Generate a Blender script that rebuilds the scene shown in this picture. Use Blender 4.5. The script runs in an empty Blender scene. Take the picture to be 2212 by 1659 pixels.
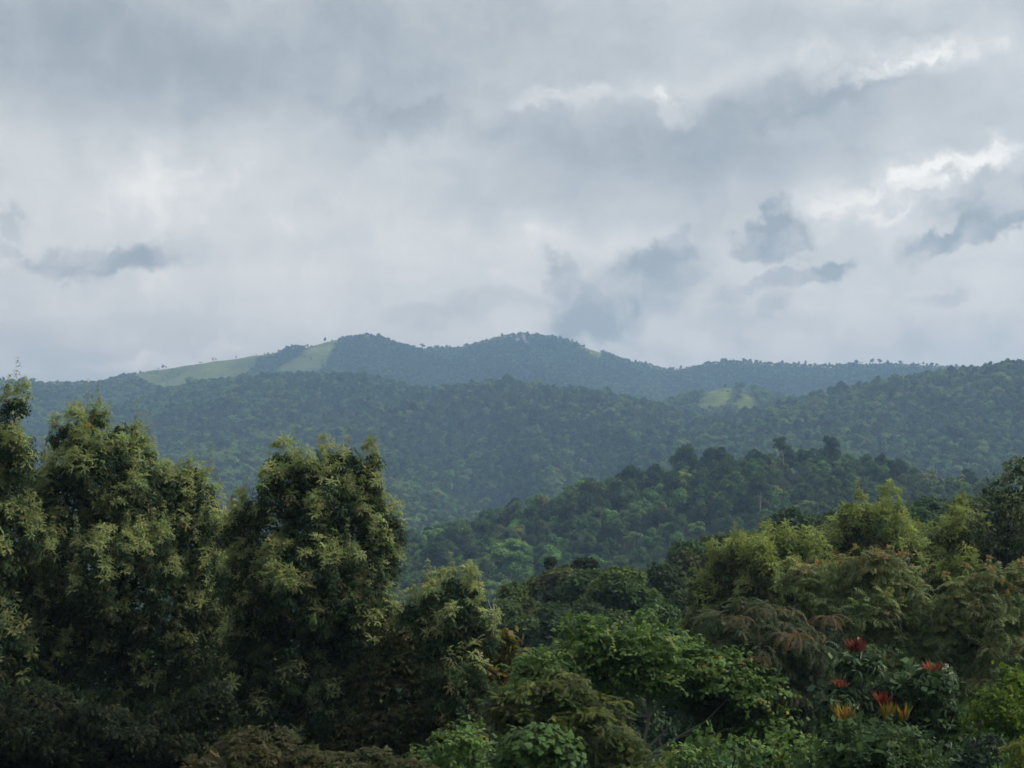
import bpy, math, time
import numpy as np
from mathutils import Matrix, Vector
T0 = time.time()
SC = bpy.context.scene
COL = SC.collection
rng = np.random.default_rng(7)
R = math.radians

# ------------------------------------------------------------------ camera
CZ = 40.0                      # camera height above datum
TILT = R(3.2)
HF = math.tan(R(20))           # half horizontal field of view 20 degrees
cam_d = bpy.data.cameras.new('camera')
cam_d.sensor_width = 36
cam_d.lens = 18 / HF
cam_d.clip_start = 0.5
cam_d.clip_end = 20000
cam = bpy.data.objects.new('camera', cam_d)
COL.objects.link(cam)
cam.location = (0, 0, CZ)
cam.rotation_euler = (R(90) + TILT, 0, 0)
SC.camera = cam
FPX = 1106 / HF                # survey units: the layout sketch is 2212 x 1659


def ray(px, py):
    u = (px - 1106) / FPX
    v = (829.5 - py) / FPX
    return np.array([u, math.cos(TILT) - v * math.sin(TILT), math.sin(TILT) + v * math.cos(TILT)])


def P(px, py, dist):
    d = ray(px, py)
    return np.array([0, 0, CZ]) + d * (dist / d[1])


def azel(px, py):
    d = ray(px, py)
    d = d / np.linalg.norm(d)
    return math.degrees(math.atan2(d[0], d[1])), math.degrees(math.asin(d[2]))


# ------------------------------------------------------------------ render settings
SC.render.engine = 'CYCLES'
cy = SC.cycles
cy.max_bounces = 4
cy.diffuse_bounces = 2
cy.glossy_bounces = 1
cy.transmission_bounces = 2
cy.transparent_max_bounces = 4
cy.volume_bounces = 0
cy.use_denoising = True
cy.sample_clamp_indirect = 4
cy.use_adaptive_sampling = True
cy.adaptive_threshold = 0.02
cy.filter_width = 1.6
SC.view_settings.view_transform = 'Standard'
SC.view_settings.look = 'None'
SC.view_settings.exposure = 1.35
SC.view_settings.gamma = 1.0

# ------------------------------------------------------------------ world: overcast sky
SUN_EL, SUN_AZ = 43, 92        # behind the cloud, to the right
world = bpy.data.worlds.new('World')
SC.world = world
world.use_nodes = True
wt = world.node_tree
wt.nodes.clear()


def N(tree, typ, **kw):
    n = tree.nodes.new(typ)
    for k, v in kw.items():
        if k == 'inp':
            for a, b in v.items():
                n.inputs[a].default_value = b
        else:
            setattr(n, k, v)
    return n


def L(tree, a, b):
    tree.links.new(a, b)


def Mth(tree, op, a, b=None, c=None):
    n = tree.nodes.new('ShaderNodeMath')
    n.operation = op
    for i, v in enumerate((a, b, c)):
        if v is None:
            continue
        if isinstance(v, (int, float)):
            n.inputs[i].default_value = v
        else:
            tree.links.new(v, n.inputs[i])
    return n.outputs[0]


def VM(tree, op, a, b=None):
    n = tree.nodes.new('ShaderNodeVectorMath')
    n.operation = op
    for i, v in enumerate((a, b)):
        if v is None:
            continue
        if isinstance(v, tuple):
            n.inputs[i].default_value = v
        elif op == 'SCALE' and i == 1:
            if isinstance(v, (int, float)):
                n.inputs['Scale'].default_value = v
            else:
                tree.links.new(v, n.inputs['Scale'])
        else:
            tree.links.new(v, n.inputs[i])
    return n.outputs['Value'] if op in ('LENGTH', 'DOT_PRODUCT') else n.outputs['Vector']


tc = N(wt, 'ShaderNodeTexCoord')
sep = N(wt, 'ShaderNodeSeparateXYZ')
L(wt, tc.outputs['Generated'], sep.inputs[0])
dx, dy, dz = sep.outputs
az = Mth(wt, 'MULTIPLY', Mth(wt, 'ARCTAN2', dx, dy), 57.29578)
el = Mth(wt, 'MULTIPLY', Mth(wt, 'ARCSINE', dz), 57.29578)
cmb = N(wt, 'ShaderNodeCombineXYZ')
L(wt, az, cmb.inputs[0])
L(wt, el, cmb.inputs[1])
pz = cmb.outputs[0]
# cloud deck seen in perspective (for the whole sky)
den = Mth(wt, 'ADD', Mth(wt, 'MAXIMUM', dz, 0.0), 0.22)
deck = N(wt, 'ShaderNodeCombineXYZ')
L(wt, Mth(wt, 'DIVIDE', dx, den), deck.inputs[0])
L(wt, Mth(wt, 'MULTIPLY', Mth(wt, 'DIVIDE', dy, den), 2.2), deck.inputs[1])


def noise(tree, vec, scale, detail=4, rough=0.55, dist=0.0):
    n = N(tree, 'ShaderNodeTexNoise', inp={'Scale': scale, 'Detail': detail, 'Roughness': rough, 'Distortion': dist})
    L(tree, vec, n.inputs['Vector'])
    return n


def warp(vec, scale, amp, detail):
    n = noise(wt, vec, scale, detail, 0.6)
    off = VM(wt, 'SUBTRACT', n.outputs['Color'], (0.5, 0.5, 0.5))
    return VM(wt, 'ADD', vec, VM(wt, 'MULTIPLY', off, (amp, amp, 0.0)))


p_soft = warp(pz, 0.18, 6.0, 3)
p_hard = warp(pz, 0.62, 3.0, 6)
# px, py, rx, ry, tilt(deg), amplitude, edge: 0 soft .. 1 crisp
CL = [
    (520, 90, 1150, 200, 1, -.46, 0), (2050, 30, 420, 70, 2, -.2, 0), (180, 110, 500, 110, 5, -.12, 0), (900, 190, 650, 75, -5, -.10, 0),
    (420, 420, 640, 170, 2, .17, 0), (780, 350, 170, 70, -10, .10, 0), (250, 340, 260, 60, 0, .05, 0),
    (1500, 350, 700, 190, 4, -.30, 0), (1750, 230, 420, 110, 6, -.20, 0), (1300, 300, 260, 80, 0, -.14, .6),
    (1900, 330, 420, 130, 12, -.10, 0), (900, 265, 240, 45, -8, -.20, .6), (1180, 330, 300, 90, 0, -.10, 0),
    (1220, 212, 170, 26, 4, .26, .5), (1450, 235, 80, 22, -30, .22, .4), (1500, 160, 220, 40, 6, .18, 0),
    (1700, 215, 240, 60, 14, -.18, .7), (1940, 110, 260, 50, 4, .30, .4), (1870, 150, 130, 20, 10, .25, .5),
    (2180, 120, 120, 200, 0, -.10, 0), (1960, 75, 120, 20, 8, -.14, .6),
    (1930, 412, 320, 60, 12, .28, .35), (2090, 350, 200, 32, 18, .28, .4), (2180, 410, 190, 85, 12, -.34, .6),
    (1960, 415, 110, 26, 14, -.22, .8), (2170, 300, 110, 30, 10, .10, .3),
    (1682, 452, 52, 42, 0, -.36, 1), (1672, 515, 82, 52, 6, -.40, 1), (1720, 590, 118, 30, 18, -.36, 1), (1800, 568, 50, 30, 20, -.25, 1),
    (2075, 517, 140, 34, 18, -.38, 1), (2000, 530, 60, 30, 0, -.2, 1), (1350, 640, 200, 85, 24, -.34, .9), (1280, 690, 130, 50, 20, -.2, .8),
    (1440, 545, 110, 40, 15, -.22, .9), (1212, 600, 44, 42, 20, -.26, 1), (1330, 690, 150, 60, 10, -.12, .6),
    (1190, 510, 230, 50, 0, .20, 0), (1120, 590, 150, 45, 0, .14, 0), (920, 675, 130, 32, 5, -.16, .8), (1060, 650, 120, 30, -4, -.12, .8),
    (1500, 730, 260, 50, 8, -.14, .7), (1530, 660, 70, 60, 20, -.12, .8), (1665, 665, 60, 26, 30, -.20, .9), (1580, 640, 60, 20, 20, -.12, .9),
    (2040, 640, 70, 22, 10, -.18, .8), (2080, 720, 220, 40, 4, -.14, .5), (1800, 690, 120, 30, 10, -.08, .6), (1900, 600, 90, 24, 14, .10, .4),
    (235, 560, 170, 40, 7, -.36, .9), (340, 535, 70, 34, 10, -.16, 1), (130, 575, 70, 30, 0, -.14, 1), (15, 480, 42, 36, 0, -.26, .9), (20, 545, 40, 22, 0, -.2, .9),
    (90, 735, 170, 60, 0, -.14, .3), (300, 790, 170, 26, 6, .14, .7), (460, 757, 80, 18, 8, .14, .8), (470, 640, 500, 90, 0, .06, 0),
]
val = None
val_h = None
for (cx, cyy, rx, ry, rot, amp, edge) in CL:
    if abs(amp) < .11 and edge < .9:
        continue
    a, e = azel(cx, cyy)
    mp = N(wt, 'ShaderNodeMapping', vector_type='TEXTURE')
    mp.inputs['Location'].default_value = (a, e, 0)
    mp.inputs['Rotation'].default_value = (0, 0, R(rot))
    k = 1.35 - 0.2 * edge
    mp.inputs['Scale'].default_value = (rx / 53 * k, ry / 53 * k, 1)
    L(wt, p_hard if edge > 0.3 else p_soft, mp.inputs['Vector'])
    ln = VM(wt, 'LENGTH', mp.outputs[0])
    mr = N(wt, 'ShaderNodeMapRange', interpolation_type='SMOOTHSTEP')
    mr.inputs['From Min'].default_value = 1.0
    mr.inputs['From Max'].default_value = 0.52 * edge
    mr.inputs['To Min'].default_value = 0.0
    mr.inputs['To Max'].default_value = amp
    L(wt, ln, mr.inputs['Value'])
    if edge > .3:
        mr.inputs['To Max'].default_value = amp * (1.45 if edge > .85 else 1.3)
        val_h = mr.outputs[0] if val_h is None else Mth(wt, 'ADD', val_h, mr.outputs[0])
    else:
        val = mr.outputs[0] if val is None else Mth(wt, 'ADD', val, mr.outputs[0])
n1 = noise(wt, deck.outputs[0], 1.1, 3, 0.55)
n2 = noise(wt, p_hard, 0.30, 6, 0.66)
n3 = noise(wt, p_hard, 0.55, 5, 0.68)
val_h = Mth(wt, 'MULTIPLY', val_h, Mth(wt, 'MULTIPLY_ADD', n3.outputs['Fac'], 2.2, -0.3))
val = Mth(wt, 'ADD', val, val_h)
base = Mth(wt, 'ADD', Mth(wt, 'MULTIPLY', Mth(wt, 'SUBTRACT', n1.outputs['Fac'], 0.5), 0.55),
           Mth(wt, 'MULTIPLY', Mth(wt, 'SUBTRACT', n2.outputs['Fac'], 0.5), 0.75))
val = Mth(wt, 'ADD', Mth(wt, 'ADD', val, base), 0.66)
ramp = N(wt, 'ShaderNodeValToRGB')
L(wt, val, ramp.inputs[0])
cr = ramp.color_ramp
cr.elements[0].position = 0.0
cr.elements[0].color = (0.29, 0.325, 0.348, 1)
cr.elements[1].position = 1.0
cr.elements[1].color = (0.93, 0.92, 0.87, 1)
for pos, c in ((0.28, (0.405, 0.434, 0.45)), (0.55, (0.535, 0.553, 0.553)), (0.78, (0.66, 0.668, 0.655))):
    q = cr.elements.new(pos)
    q.color = (*c, 1)
SKY_GAIN = 0.475
hz_up = Mth(wt, 'EXPONENT', Mth(wt, 'MULTIPLY', Mth(wt, 'MAXIMUM', el, 0.0), -0.2))
hz_col = N(wt, 'ShaderNodeCombineXYZ')
for i_, a_ in enumerate((1.55, 1.1, 0.75)):
    L(wt, Mth(wt, 'MULTIPLY_ADD', hz_up, a_, 1.0), hz_col.inputs[i_])
bg_cloud = N(wt, 'ShaderNodeBackground', inp={'Strength': SKY_GAIN})
L(wt, VM(wt, 'MULTIPLY', ramp.outputs[0], hz_col.outputs[0]), bg_cloud.inputs['Color'])
sky = N(wt, 'ShaderNodeTexSky', sky_type='NISHITA')
sky.sun_disc = False
sky.sun_elevation = R(SUN_EL)
sky.sun_rotation = R(SUN_AZ)
bg_sky = N(wt, 'ShaderNodeBackground', inp={'Strength': 0.05})
L(wt, sky.outputs[0], bg_sky.inputs['Color'])
mixw = N(wt, 'ShaderNodeMixShader', inp={0: 0.92})
L(wt, bg_sky.outputs[0], mixw.inputs[1])
L(wt, bg_cloud.outputs[0], mixw.inputs[2])
wo = N(wt, 'ShaderNodeOutputWorld')
L(wt, mixw.outputs[0], wo.inputs['Surface'])
world.cycles.sampling_method = 'MANUAL'
world.cycles.sample_map_resolution = 512

sun_d = bpy.data.lights.new('sun', 'SUN')
sun_d.energy = 1.5
sun_d.angle = R(25)
sun_d.color = (1.0, 0.95, 0.85)
sun = bpy.data.objects.new('sun', sun_d)
COL.objects.link(sun)
sd = Vector((math.sin(R(SUN_AZ)) * math.cos(R(SUN_EL)), math.cos(R(SUN_AZ)) * math.cos(R(SUN_EL)), math.sin(R(SUN_EL))))
sun.rotation_euler = sd.to_track_quat('Z', 'Y').to_euler()

# ------------------------------------------------------------------ helpers


def tag(o, label=None, cat=None, group=None, kind=None):
    if label:
        o['label'] = label
    if cat:
        o['category'] = cat
    if group:
        o['group'] = group
    if kind:
        o['kind'] = kind
    return o


def mesh(name, V, F, mat=None, col=None, smooth=False):
    me = bpy.data.meshes.new(name)
    V = np.asarray(V, np.float32)
    F = np.asarray(F, np.int32)
    k = F.shape[1]
    me.vertices.add(len(V))
    me.vertices.foreach_set('co', V.ravel())
    me.loops.add(F.size)
    me.loops.foreach_set('vertex_index', F.ravel())
    me.polygons.add(len(F))
    me.polygons.foreach_set('loop_start', np.arange(0, F.size, k, dtype=np.int32))
    me.polygons.foreach_set('loop_total', np.full(len(F), k, np.int32))
    if smooth:
        me.polygons.foreach_set('use_smooth', np.ones(len(F), bool))
    if col is not None:
        a = me.color_attributes.new('col', 'FLOAT_COLOR', 'POINT')
        c = np.ones((len(V), 4), np.float32)
        c[:, :3] = col
        a.data.foreach_set('color', c.ravel())
    me.update(calc_edges=True)
    if mat:
        me.materials.append(mat)
    return me


def obj(name, me, parent=None, loc=(0, 0, 0)):
    o = bpy.data.objects.new(name, me)
    COL.objects.link(o)
    o.location = loc
    o.parent = parent
    return o


def empty(name, loc):
    o = bpy.data.objects.new(name, None)
    COL.objects.link(o)
    o.location = loc
    o.empty_display_size = 0.5
    return o


def lattice(n, seed):
    return np.random.default_rng(seed).random((n, n))


_LT = [lattice(64, 100 + i) for i in range(8)]


def vnoise(x, y, k=0):
    t = _LT[k % 8]
    xi = np.floor(x).astype(int)
    yi = np.floor(y).astype(int)
    fx = x - xi
    fy = y - yi
    fx = fx * fx * (3 - 2 * fx)
    fy = fy * fy * (3 - 2 * fy)
    a = t[xi % 64, yi % 64]
    b = t[(xi + 1) % 64, yi % 64]
    c = t[xi % 64, (yi + 1) % 64]
    d = t[(xi + 1) % 64, (yi + 1) % 64]
    return (a * (1 - fx) + b * fx) * (1 - fy) + (c * (1 - fx) + d * fx) * fy - 0.5


def fbm(x, y, wl, octs=4, k=0):
    s = 0
    a = 1.0
    for i in range(octs):
        s = s + a * vnoise(x / wl + 17.3 * i + k * 5.1, y / wl + 9.7 * i, i + k)
        wl /= 2.03
        a *= 0.5
    return s


# ------------------------------------------------------------------ terrain
def crest(pts, canopy, k=1.0):
    out = []
    for px, py, d in pts:
        q = P(px, py, d * k)
        q[2] -= canopy
        out.append(q)
    return np.array(out)


RIDGES = [  # crest points, slope, rounding, (visible crest: survey px, py, metres)
    (crest([(-700, 840, 1900), (-300, 826, 2000), (0, 815, 2000), (130, 820, 2000), (260, 812, 2050), (330, 838, 2150)], 12, 1.2), .26, 40),
    (crest([(285, 806, 2330), (350, 789, 2380), (420, 779, 2400), (480, 770, 2400), (560, 759, 2420), (650, 743, 2450), (715, 739, 2470), (745, 724, 2480),
            (790, 718, 2500), (850, 738, 2520), (900, 747, 2530), (1000, 748, 2550), (1050, 738, 2550), (1110, 719, 2560), (1150, 719, 2560), (1185, 724, 2560),
            (1240, 748, 2560), (1290, 767, 2560), (1370, 778, 2560), (1440, 792, 2550), (1500, 787, 2500), (1560, 777, 2450), (1620, 777, 2450), (1700, 783, 2450),
            (1800, 785, 2400), (1900, 781, 2400), (1960, 781, 2350), (2050, 787, 2300), (2500, 790, 2300), (3000, 800, 2300)], 9, 1.2), .36, 30),
    (crest([(3000, 720, 1300), (2400, 752, 1320), (2212, 770, 1350), (2150, 778, 1350), (2060, 788, 1350), (1980, 800, 1350), (1900, 824, 1320), (1830, 850, 1280),
            (1760, 876, 1230), (1690, 912, 1180), (1640, 945, 1120)], 14, 1.15), .27, 40),
    (crest([(200, 930, 1650), (300, 905, 1700), (400, 872, 1750), (470, 838, 1780), (540, 794, 1800), (650, 790, 1750), (760, 792, 1650), (840, 824, 1600), (905, 880, 1550)], 20, 1.2), .29, 40),
    (crest([(925, 880, 1500), (970, 835, 1470), (1010, 815, 1450), (1060, 803, 1450), (1180, 811, 1400), (1300, 836, 1350), (1380, 862, 1300), (1450, 906, 1250),
            (1550, 930, 1150), (1630, 945, 1050), (1720, 960, 960)], 20, 1.25), .28, 40),
    (crest([(2260, 1110, 560), (2160, 1075, 600), (2080, 1045, 620), (2000, 1012, 620), (1900, 985, 600), (1800, 955, 600), (1700, 950, 600), (1620, 965, 590),
            (1560, 1000, 570), (1480, 1100, 540), (1380, 1200, 500), (1250, 1275, 450), (1150, 1310, 420)], 14, 1.0), .30, 25),
    (crest([(1490, 890, 1600), (1530, 856, 1600), (1575, 838, 1600), (1612, 850, 1600), (1655, 892, 1600)], 0, 1.2), .42, 30),
]
for pts_, drop_, k_, sl_ in [   # spurs running down towards the valley
    ([(1060, 812, 1450), (1130, 905, 1220), (1190, 1010, 980), (1230, 1120, 760)], 20, 1.25, .62),
    ([(1320, 850, 1340), (1400, 930, 1130), (1450, 1010, 940), (1470, 1080, 780)], 20, 1.25, .62),
    ([(760, 800, 1650), (790, 890, 1380), (830, 1000, 1080), (880, 1110, 800)], 19, 1.2, .62),
    ([(560, 806, 1800), (520, 890, 1480), (490, 1000, 1150)], 19, 1.2, .62),
    ([(1980, 808, 1350), (1880, 890, 1150), (1800, 950, 1000), (1720, 1000, 880)], 14, 1.15, .62),
    ([(2180, 784, 1350), (2120, 880, 1130), (2060, 970, 960)], 14, 1.15, .62),
    ([(790, 724, 2500), (765, 770, 2300), (735, 820, 2100)], 9, 1.2, .6),
    ([(1130, 724, 2560), (1170, 775, 2330), (1210, 830, 2150)], 9, 1.2, .6),
    ([(1290, 768, 2560), (1350, 810, 2350), (1400, 860, 2150)], 9, 1.2, .6),
    ([(1620, 783, 2450), (1690, 830, 2250), (1740, 880, 2050)], 9, 1.2, .6),
    ([(1850, 786, 2400), (1830, 830, 2200), (1790, 870, 2000)], 9, 1.2, .6),
    ([(130, 824, 2000), (200, 900, 1680), (270, 990, 1350)], 12, 1.2, .62),
    ([(-60, 822, 2000), (-10, 900, 1650), (60, 1000, 1300)], 12, 1.2, .62),
]:
    RIDGES.append((crest(pts_, drop_, k_), sl_, 30))


def seg_ridge(x, y, C, slope, w):
    best = np.full(x.shape, -1e9)
    for a, b in zip(C[:-1], C[1:]):
        ab = b[:2] - a[:2]
        l2 = ab @ ab
        t = np.clip(((x - a[0]) * ab[0] + (y - a[1]) * ab[1]) / l2, 0, 1)
        d = np.hypot(x - a[0] - t * ab[0], y - a[1] - t * ab[1])
        best = np.maximum(best, a[2] + t * (b[2] - a[2]) - slope * (np.sqrt(d * d + w * w) - w))
    return best


NEAR_Y = np.array([-900, -300, -60, -12, 0, 20, 45, 80, 120, 180, 250, 400, 700, 6000])
NEAR_Z = np.array([260, 170, 32, 0, -4.5, -10, -17, -21, -24, -34, -46, -64, -64, -64])  # slope behind the camera is added, unseen, to darken foliage facing it


def terrain(x, y):
    x = np.asarray(x, float)
    y = np.asarray(y, float)
    base = np.interp(y, NEAR_Y, NEAR_Z) + CZ
    base = base + np.clip(x, -200, 200) * 0.03 * np.clip(y / 60, 0, 1)
    base = base + fbm(x, y, 60, 3, 2) * 2.0 * np.clip(y / 50, 0, 1)
    base = base + .75 * np.clip(-x - 9 - .42 * np.abs(y), 0, 60) * np.clip((95 - y) / 40, 0, 1)  # unseen left bank, added to shade the lower left foliage
    fade = np.clip((y - 250) / 400, 0, 1)
    z = base
    gul = np.abs(fbm(x + .35 * y, y * .55, 300, 3, 5)) * 85 - 12
    k = 7.0
    for i, (C, s, w) in enumerate(RIDGES):
        r = seg_ridge(x, y, C, s, w)
        top = np.interp(x, np.sort(C[:, 0]), C[np.argsort(C[:, 0]), 2])
        below = np.clip((top - r) / 45, 0, 1)
        r = r - below * (gul * (0.9 if i != 6 else 0.0)) + fbm(x, y, 70, 3, i) * 4 * below
        m = np.maximum(z, r)
        z = m + k * np.log1p(np.exp(-np.abs(z - r) / k)) * fade * np.clip(1 - np.abs(z - r) / 40, 0, 1) * .6
    return z


def grid_axis(segs):
    out = []
    for a, b, st in segs:
        out += list(np.arange(a, b, st))
    out.append(segs[-1][1])
    return np.array(out, float)


gx = grid_axis([(-9000, -2400, 600), (-2400, -1200, 40), (-1200, -200, 14), (-200, -60, 8), (-60, 60, 3), (60, 200, 8), (200, 1200, 14), (1200, 2400, 40), (2400, 9000, 600)])
gy = grid_axis([(-3000, -200, 200), (-200, -20, 15), (-20, 160, 3), (160, 400, 9), (400, 3300, 15), (3300, 4000, 50), (4000, 9600, 800)])
X, Y = np.meshgrid(gx, gy)
Z = terrain(X, Y)
FG = 10.0                       # lookup grid for placing trees
lx = np.arange(-1800, 1801, FG)
ly = np.arange(0, 3501, FG)
LX, LY = np.meshgrid(lx, ly)
LZ = terrain(LX, LY)


def ground(x, y):
    u = np.clip((np.asarray(x) - lx[0]) / FG, 0, len(lx) - 1.001)
    v = np.clip((np.asarray(y) - ly[0]) / FG, 0, len(ly) - 1.001)
    i = u.astype(int)
    j = v.astype(int)
    fu = u - i
    fv = v - j
    return (LZ[j, i] * (1 - fu) + LZ[j, i + 1] * fu) * (1 - fv) + (LZ[j + 1, i] * (1 - fu) + LZ[j + 1, i + 1] * fu) * fv


def to_px(x, y, z):
    dz_ = z - CZ
    fw = y * math.cos(TILT) + dz_ * math.sin(TILT)
    up = -y * math.sin(TILT) + dz_ * math.cos(TILT)
    return 1106 + x / fw * FPX, 829.5 - up / fw * FPX


def in_poly(px, py, poly):
    inside = np.zeros(np.shape(px), bool)
    n = len(poly)
    for i in range(n):
        x1, y1 = poly[i]
        x2, y2 = poly[(i + 1) % n]
        c = ((y1 > py) != (y2 > py)) & (px < (x2 - x1) * (py - y1) / (y2 - y1 + 1e-9) + x1)
        inside ^= c
    return inside


FIELDS = [  # pasture outlines as seen in the survey sketch, with their range of distances
    ([(285, 795), (360, 765), (480, 745), (560, 740), (600, 738), (590, 765), (545, 780), (538, 808), (490, 824), (430, 848), (330, 835)], 2000, 2800),
    ([(560, 745), (640, 725), (600, 765), (590, 770)], 2000, 2800),
    ([(685, 720), (730, 710), (738, 735), (722, 765), (690, 808), (600, 802), (650, 768)], 2000, 2800),
    ([(1238, 735), (1262, 745), (1300, 762), (1296, 776), (1262, 764)], 2300, 2800),
    ([(1500, 886), (1520, 850), (1555, 822), (1588, 825), (1588, 852), (1565, 880), (1530, 892)], 1450, 1750),
    ([(1583, 884), (1598, 852), (1610, 836), (1640, 862), (1655, 895), (1612, 902)], 1450, 1750),
    ([(355, 830), (395, 826), (430, 834), (400, 842), (360, 842)], 1700, 2400),
    ([(1445, 782), (1500, 782), (1490, 800), (1450, 802)], 2300, 2800),
]


def grassy(x, y, z):
    px, py = to_px(x, np.maximum(y, 1), z)
    px = px + fbm(x, y, 60, 3, 3) * 20
    py = py + fbm(x, y, 60, 3, 6) * 9
    g = np.zeros(np.shape(x), bool)
    for poly, a, b in FIELDS:
        g |= in_poly(px, py, poly) & (y > a * 1.15) & (y < b * 1.25)
    return g


gmask = grassy(X, Y, Z).astype(np.float32)


def principled(name, rough=0.9, spec=0.2):
    m = bpy.data.materials.new(name)
    m.use_nodes = True
    b = m.node_tree.nodes['Principled BSDF']
    b.inputs['Roughness'].default_value = rough
    b.inputs['Specular IOR Level'].default_value = spec
    return m, m.node_tree, b


m_ground, t, b = principled('forest_floor_and_pasture', 1, 0.05)
ga = N(t, 'ShaderNodeAttribute', attribute_name='grass')
geo = N(t, 'ShaderNodeNewGeometry')
nA = noise(t, geo.outputs['Position'], 0.02, 5, 0.6)
nB = noise(t, geo.outputs['Position'], 0.25, 3, 0.6)
rf = N(t, 'ShaderNodeValToRGB')
L(t, nB.outputs['Fac'], rf.inputs[0])
rf.color_ramp.elements[0].color = (0.012, 0.018, 0.008, 1)
rf.color_ramp.elements[1].color = (0.035, 0.05, 0.018, 1)
rg = N(t, 'ShaderNodeValToRGB')
L(t, nA.outputs['Fac'], rg.inputs[0])
rg.color_ramp.elements[0].position = 0.3
rg.color_ramp.elements[0].color = (0.085, 0.11, 0.028, 1)
rg.color_ramp.elements[1].position = 0.7
rg.color_ramp.elements[1].color = (0.20, 0.23, 0.055, 1)
# contour rows on the pastures
sz = N(t, 'ShaderNodeSeparateXYZ')
L(t, geo.outputs['Position'], sz.inputs[0])
row = Mth(t, 'SINE', Mth(t, 'ADD', Mth(t, 'MULTIPLY', sz.outputs[2], 1.35), Mth(t, 'MULTIPLY', nA.outputs['Fac'], 9.0)))
row = Mth(t, 'MULTIPLY_ADD', Mth(t, 'GREATER_THAN', row, 0.72), -0.35, 1.0)
row = Mth(t, 'MULTIPLY', row, Mth(t, 'MULTIPLY_ADD', noise(t, geo.outputs['Position'], 0.06, 4, 0.65).outputs['Fac'], 1.3, 0.35))
rowc = VM(t, 'SCALE', rg.outputs[0], row)
mx = N(t, 'ShaderNodeMix', data_type='RGBA')
L(t, ga.outputs['Fac'], mx.inputs['Factor'])
L(t, rf.outputs[0], mx.inputs[6])
L(t, rowc, mx.inputs[7])
L(t, mx.outputs[2], b.inputs['Base Color'])

nx, ny = len(gx), len(gy)
idx = np.arange(nx * ny).reshape(ny, nx)
quads = np.stack([idx[:-1, :-1], idx[:-1, 1:], idx[1:, 1:], idx[1:, :-1]], -1).reshape(-1, 4)
me = mesh('ground', np.stack([X, Y, Z], -1).reshape(-1, 3), quads, m_ground, smooth=True)
at = me.attributes.new('grass', 'FLOAT', 'POINT')
at.data.foreach_set('value', gmask.ravel())
g_o = obj('ground', me)
tag(g_o, kind='structure')

# ------------------------------------------------------------------ leaf materials


def leaf_material(name, rough=0.5, spec=0.3, trans=0.3, hue=0.0):
    m, t, b = principled(name, rough, spec)
    ca = N(t, 'ShaderNodeAttribute', attribute_name='col')
    oi = N(t, 'ShaderNodeObjectInfo')
    c = VM(t, 'MULTIPLY', ca.outputs['Color'], oi.outputs['Color'])
    if hue:
        rp = N(t, 'ShaderNodeValToRGB')
        L(t, oi.outputs['Random'], rp.inputs[0])
        e = rp.color_ramp.elements
        e[0].color = (0.9, 1.05, 1.0, 1)
        e[1].color = (3.6, 3.8, 2.3, 1)
        for p_, c_ in ((.25, (1.55, 1.95, 1.4)), (.5, (2.4, 2.9, 1.8)), (.7, (2.9, 3.5, 2.1)), (.85, (2.7, 2.6, 1.9))):
            q = e.new(p_)
            q.color = (*c_, 1)
        c = VM(t, 'MULTIPLY', c, rp.outputs[0])
    L(t, c, b.inputs['Base Color'])
    tr = N(t, 'ShaderNodeBsdfTranslucent')
    L(t, VM(t, 'MULTIPLY', c, (1.25, 1.3, 0.8)), tr.inputs['Color'])
    ms = N(t, 'ShaderNodeMixShader', inp={0: trans})
    L(t, b.outputs[0], ms.inputs[1])
    L(t, tr.outputs[0], ms.inputs[2])
    L(t, ms.outputs[0], t.nodes['Material Output'].inputs['Surface'])
    return m


M_leaf = leaf_material('leaf', 0.55, 0.16, 0.38)
M_gloss = leaf_material('glossy_leaf', 0.42, 0.22, 0.22)
M_forest = leaf_material('forest_leaf', 0.6, 0.2, 0.28, hue=1)
M_bark, t, b = principled('bark', 0.95, 0.1)
nb = noise(t, N(t, 'ShaderNodeNewGeometry').outputs['Position'], 6, 5, 0.65)
rb = N(t, 'ShaderNodeValToRGB')
L(t, nb.outputs['Fac'], rb.inputs[0])
rb.color_ramp.elements[0].position = .3
rb.color_ramp.elements[0].color = (0.022, 0.018, 0.014, 1)
rb.color_ramp.elements[1].position = .72
rb.color_ramp.elements[1].color = (0.10, 0.088, 0.07, 1)
L(t, rb.outputs[0], b.inputs['Base Color'])
M_pale, t, b = principled('pale_bark', 0.9, 0.1)
nb = noise(t, N(t, 'ShaderNodeNewGeometry').outputs['Position'], 5, 4, 0.6)
rb = N(t, 'ShaderNodeValToRGB')
L(t, nb.outputs['Fac'], rb.inputs[0])
rb.color_ramp.elements[0].color = (0.16, 0.15, 0.13, 1)
rb.color_ramp.elements[1].color = (0.42, 0.40, 0.36, 1)
L(t, rb.outputs[0], b.inputs['Base Color'])

# ------------------------------------------------------------------ leaf templates (verts, tris), local +Z is the shoot axis


def unit(v):
    return v / (np.linalg.norm(v, axis=-1, keepdims=True) + 1e-9)


class MB:
    def __init__(s):
        s.v, s.f, s.n = [], [], 0

    def add(s, V, F):
        s.v.append(np.asarray(V, float))
        s.f.append(np.asarray(F, int) + s.n)
        s.n += len(V)

    def get(s):
        return np.concatenate(s.v), np.concatenate(s.f)


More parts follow.
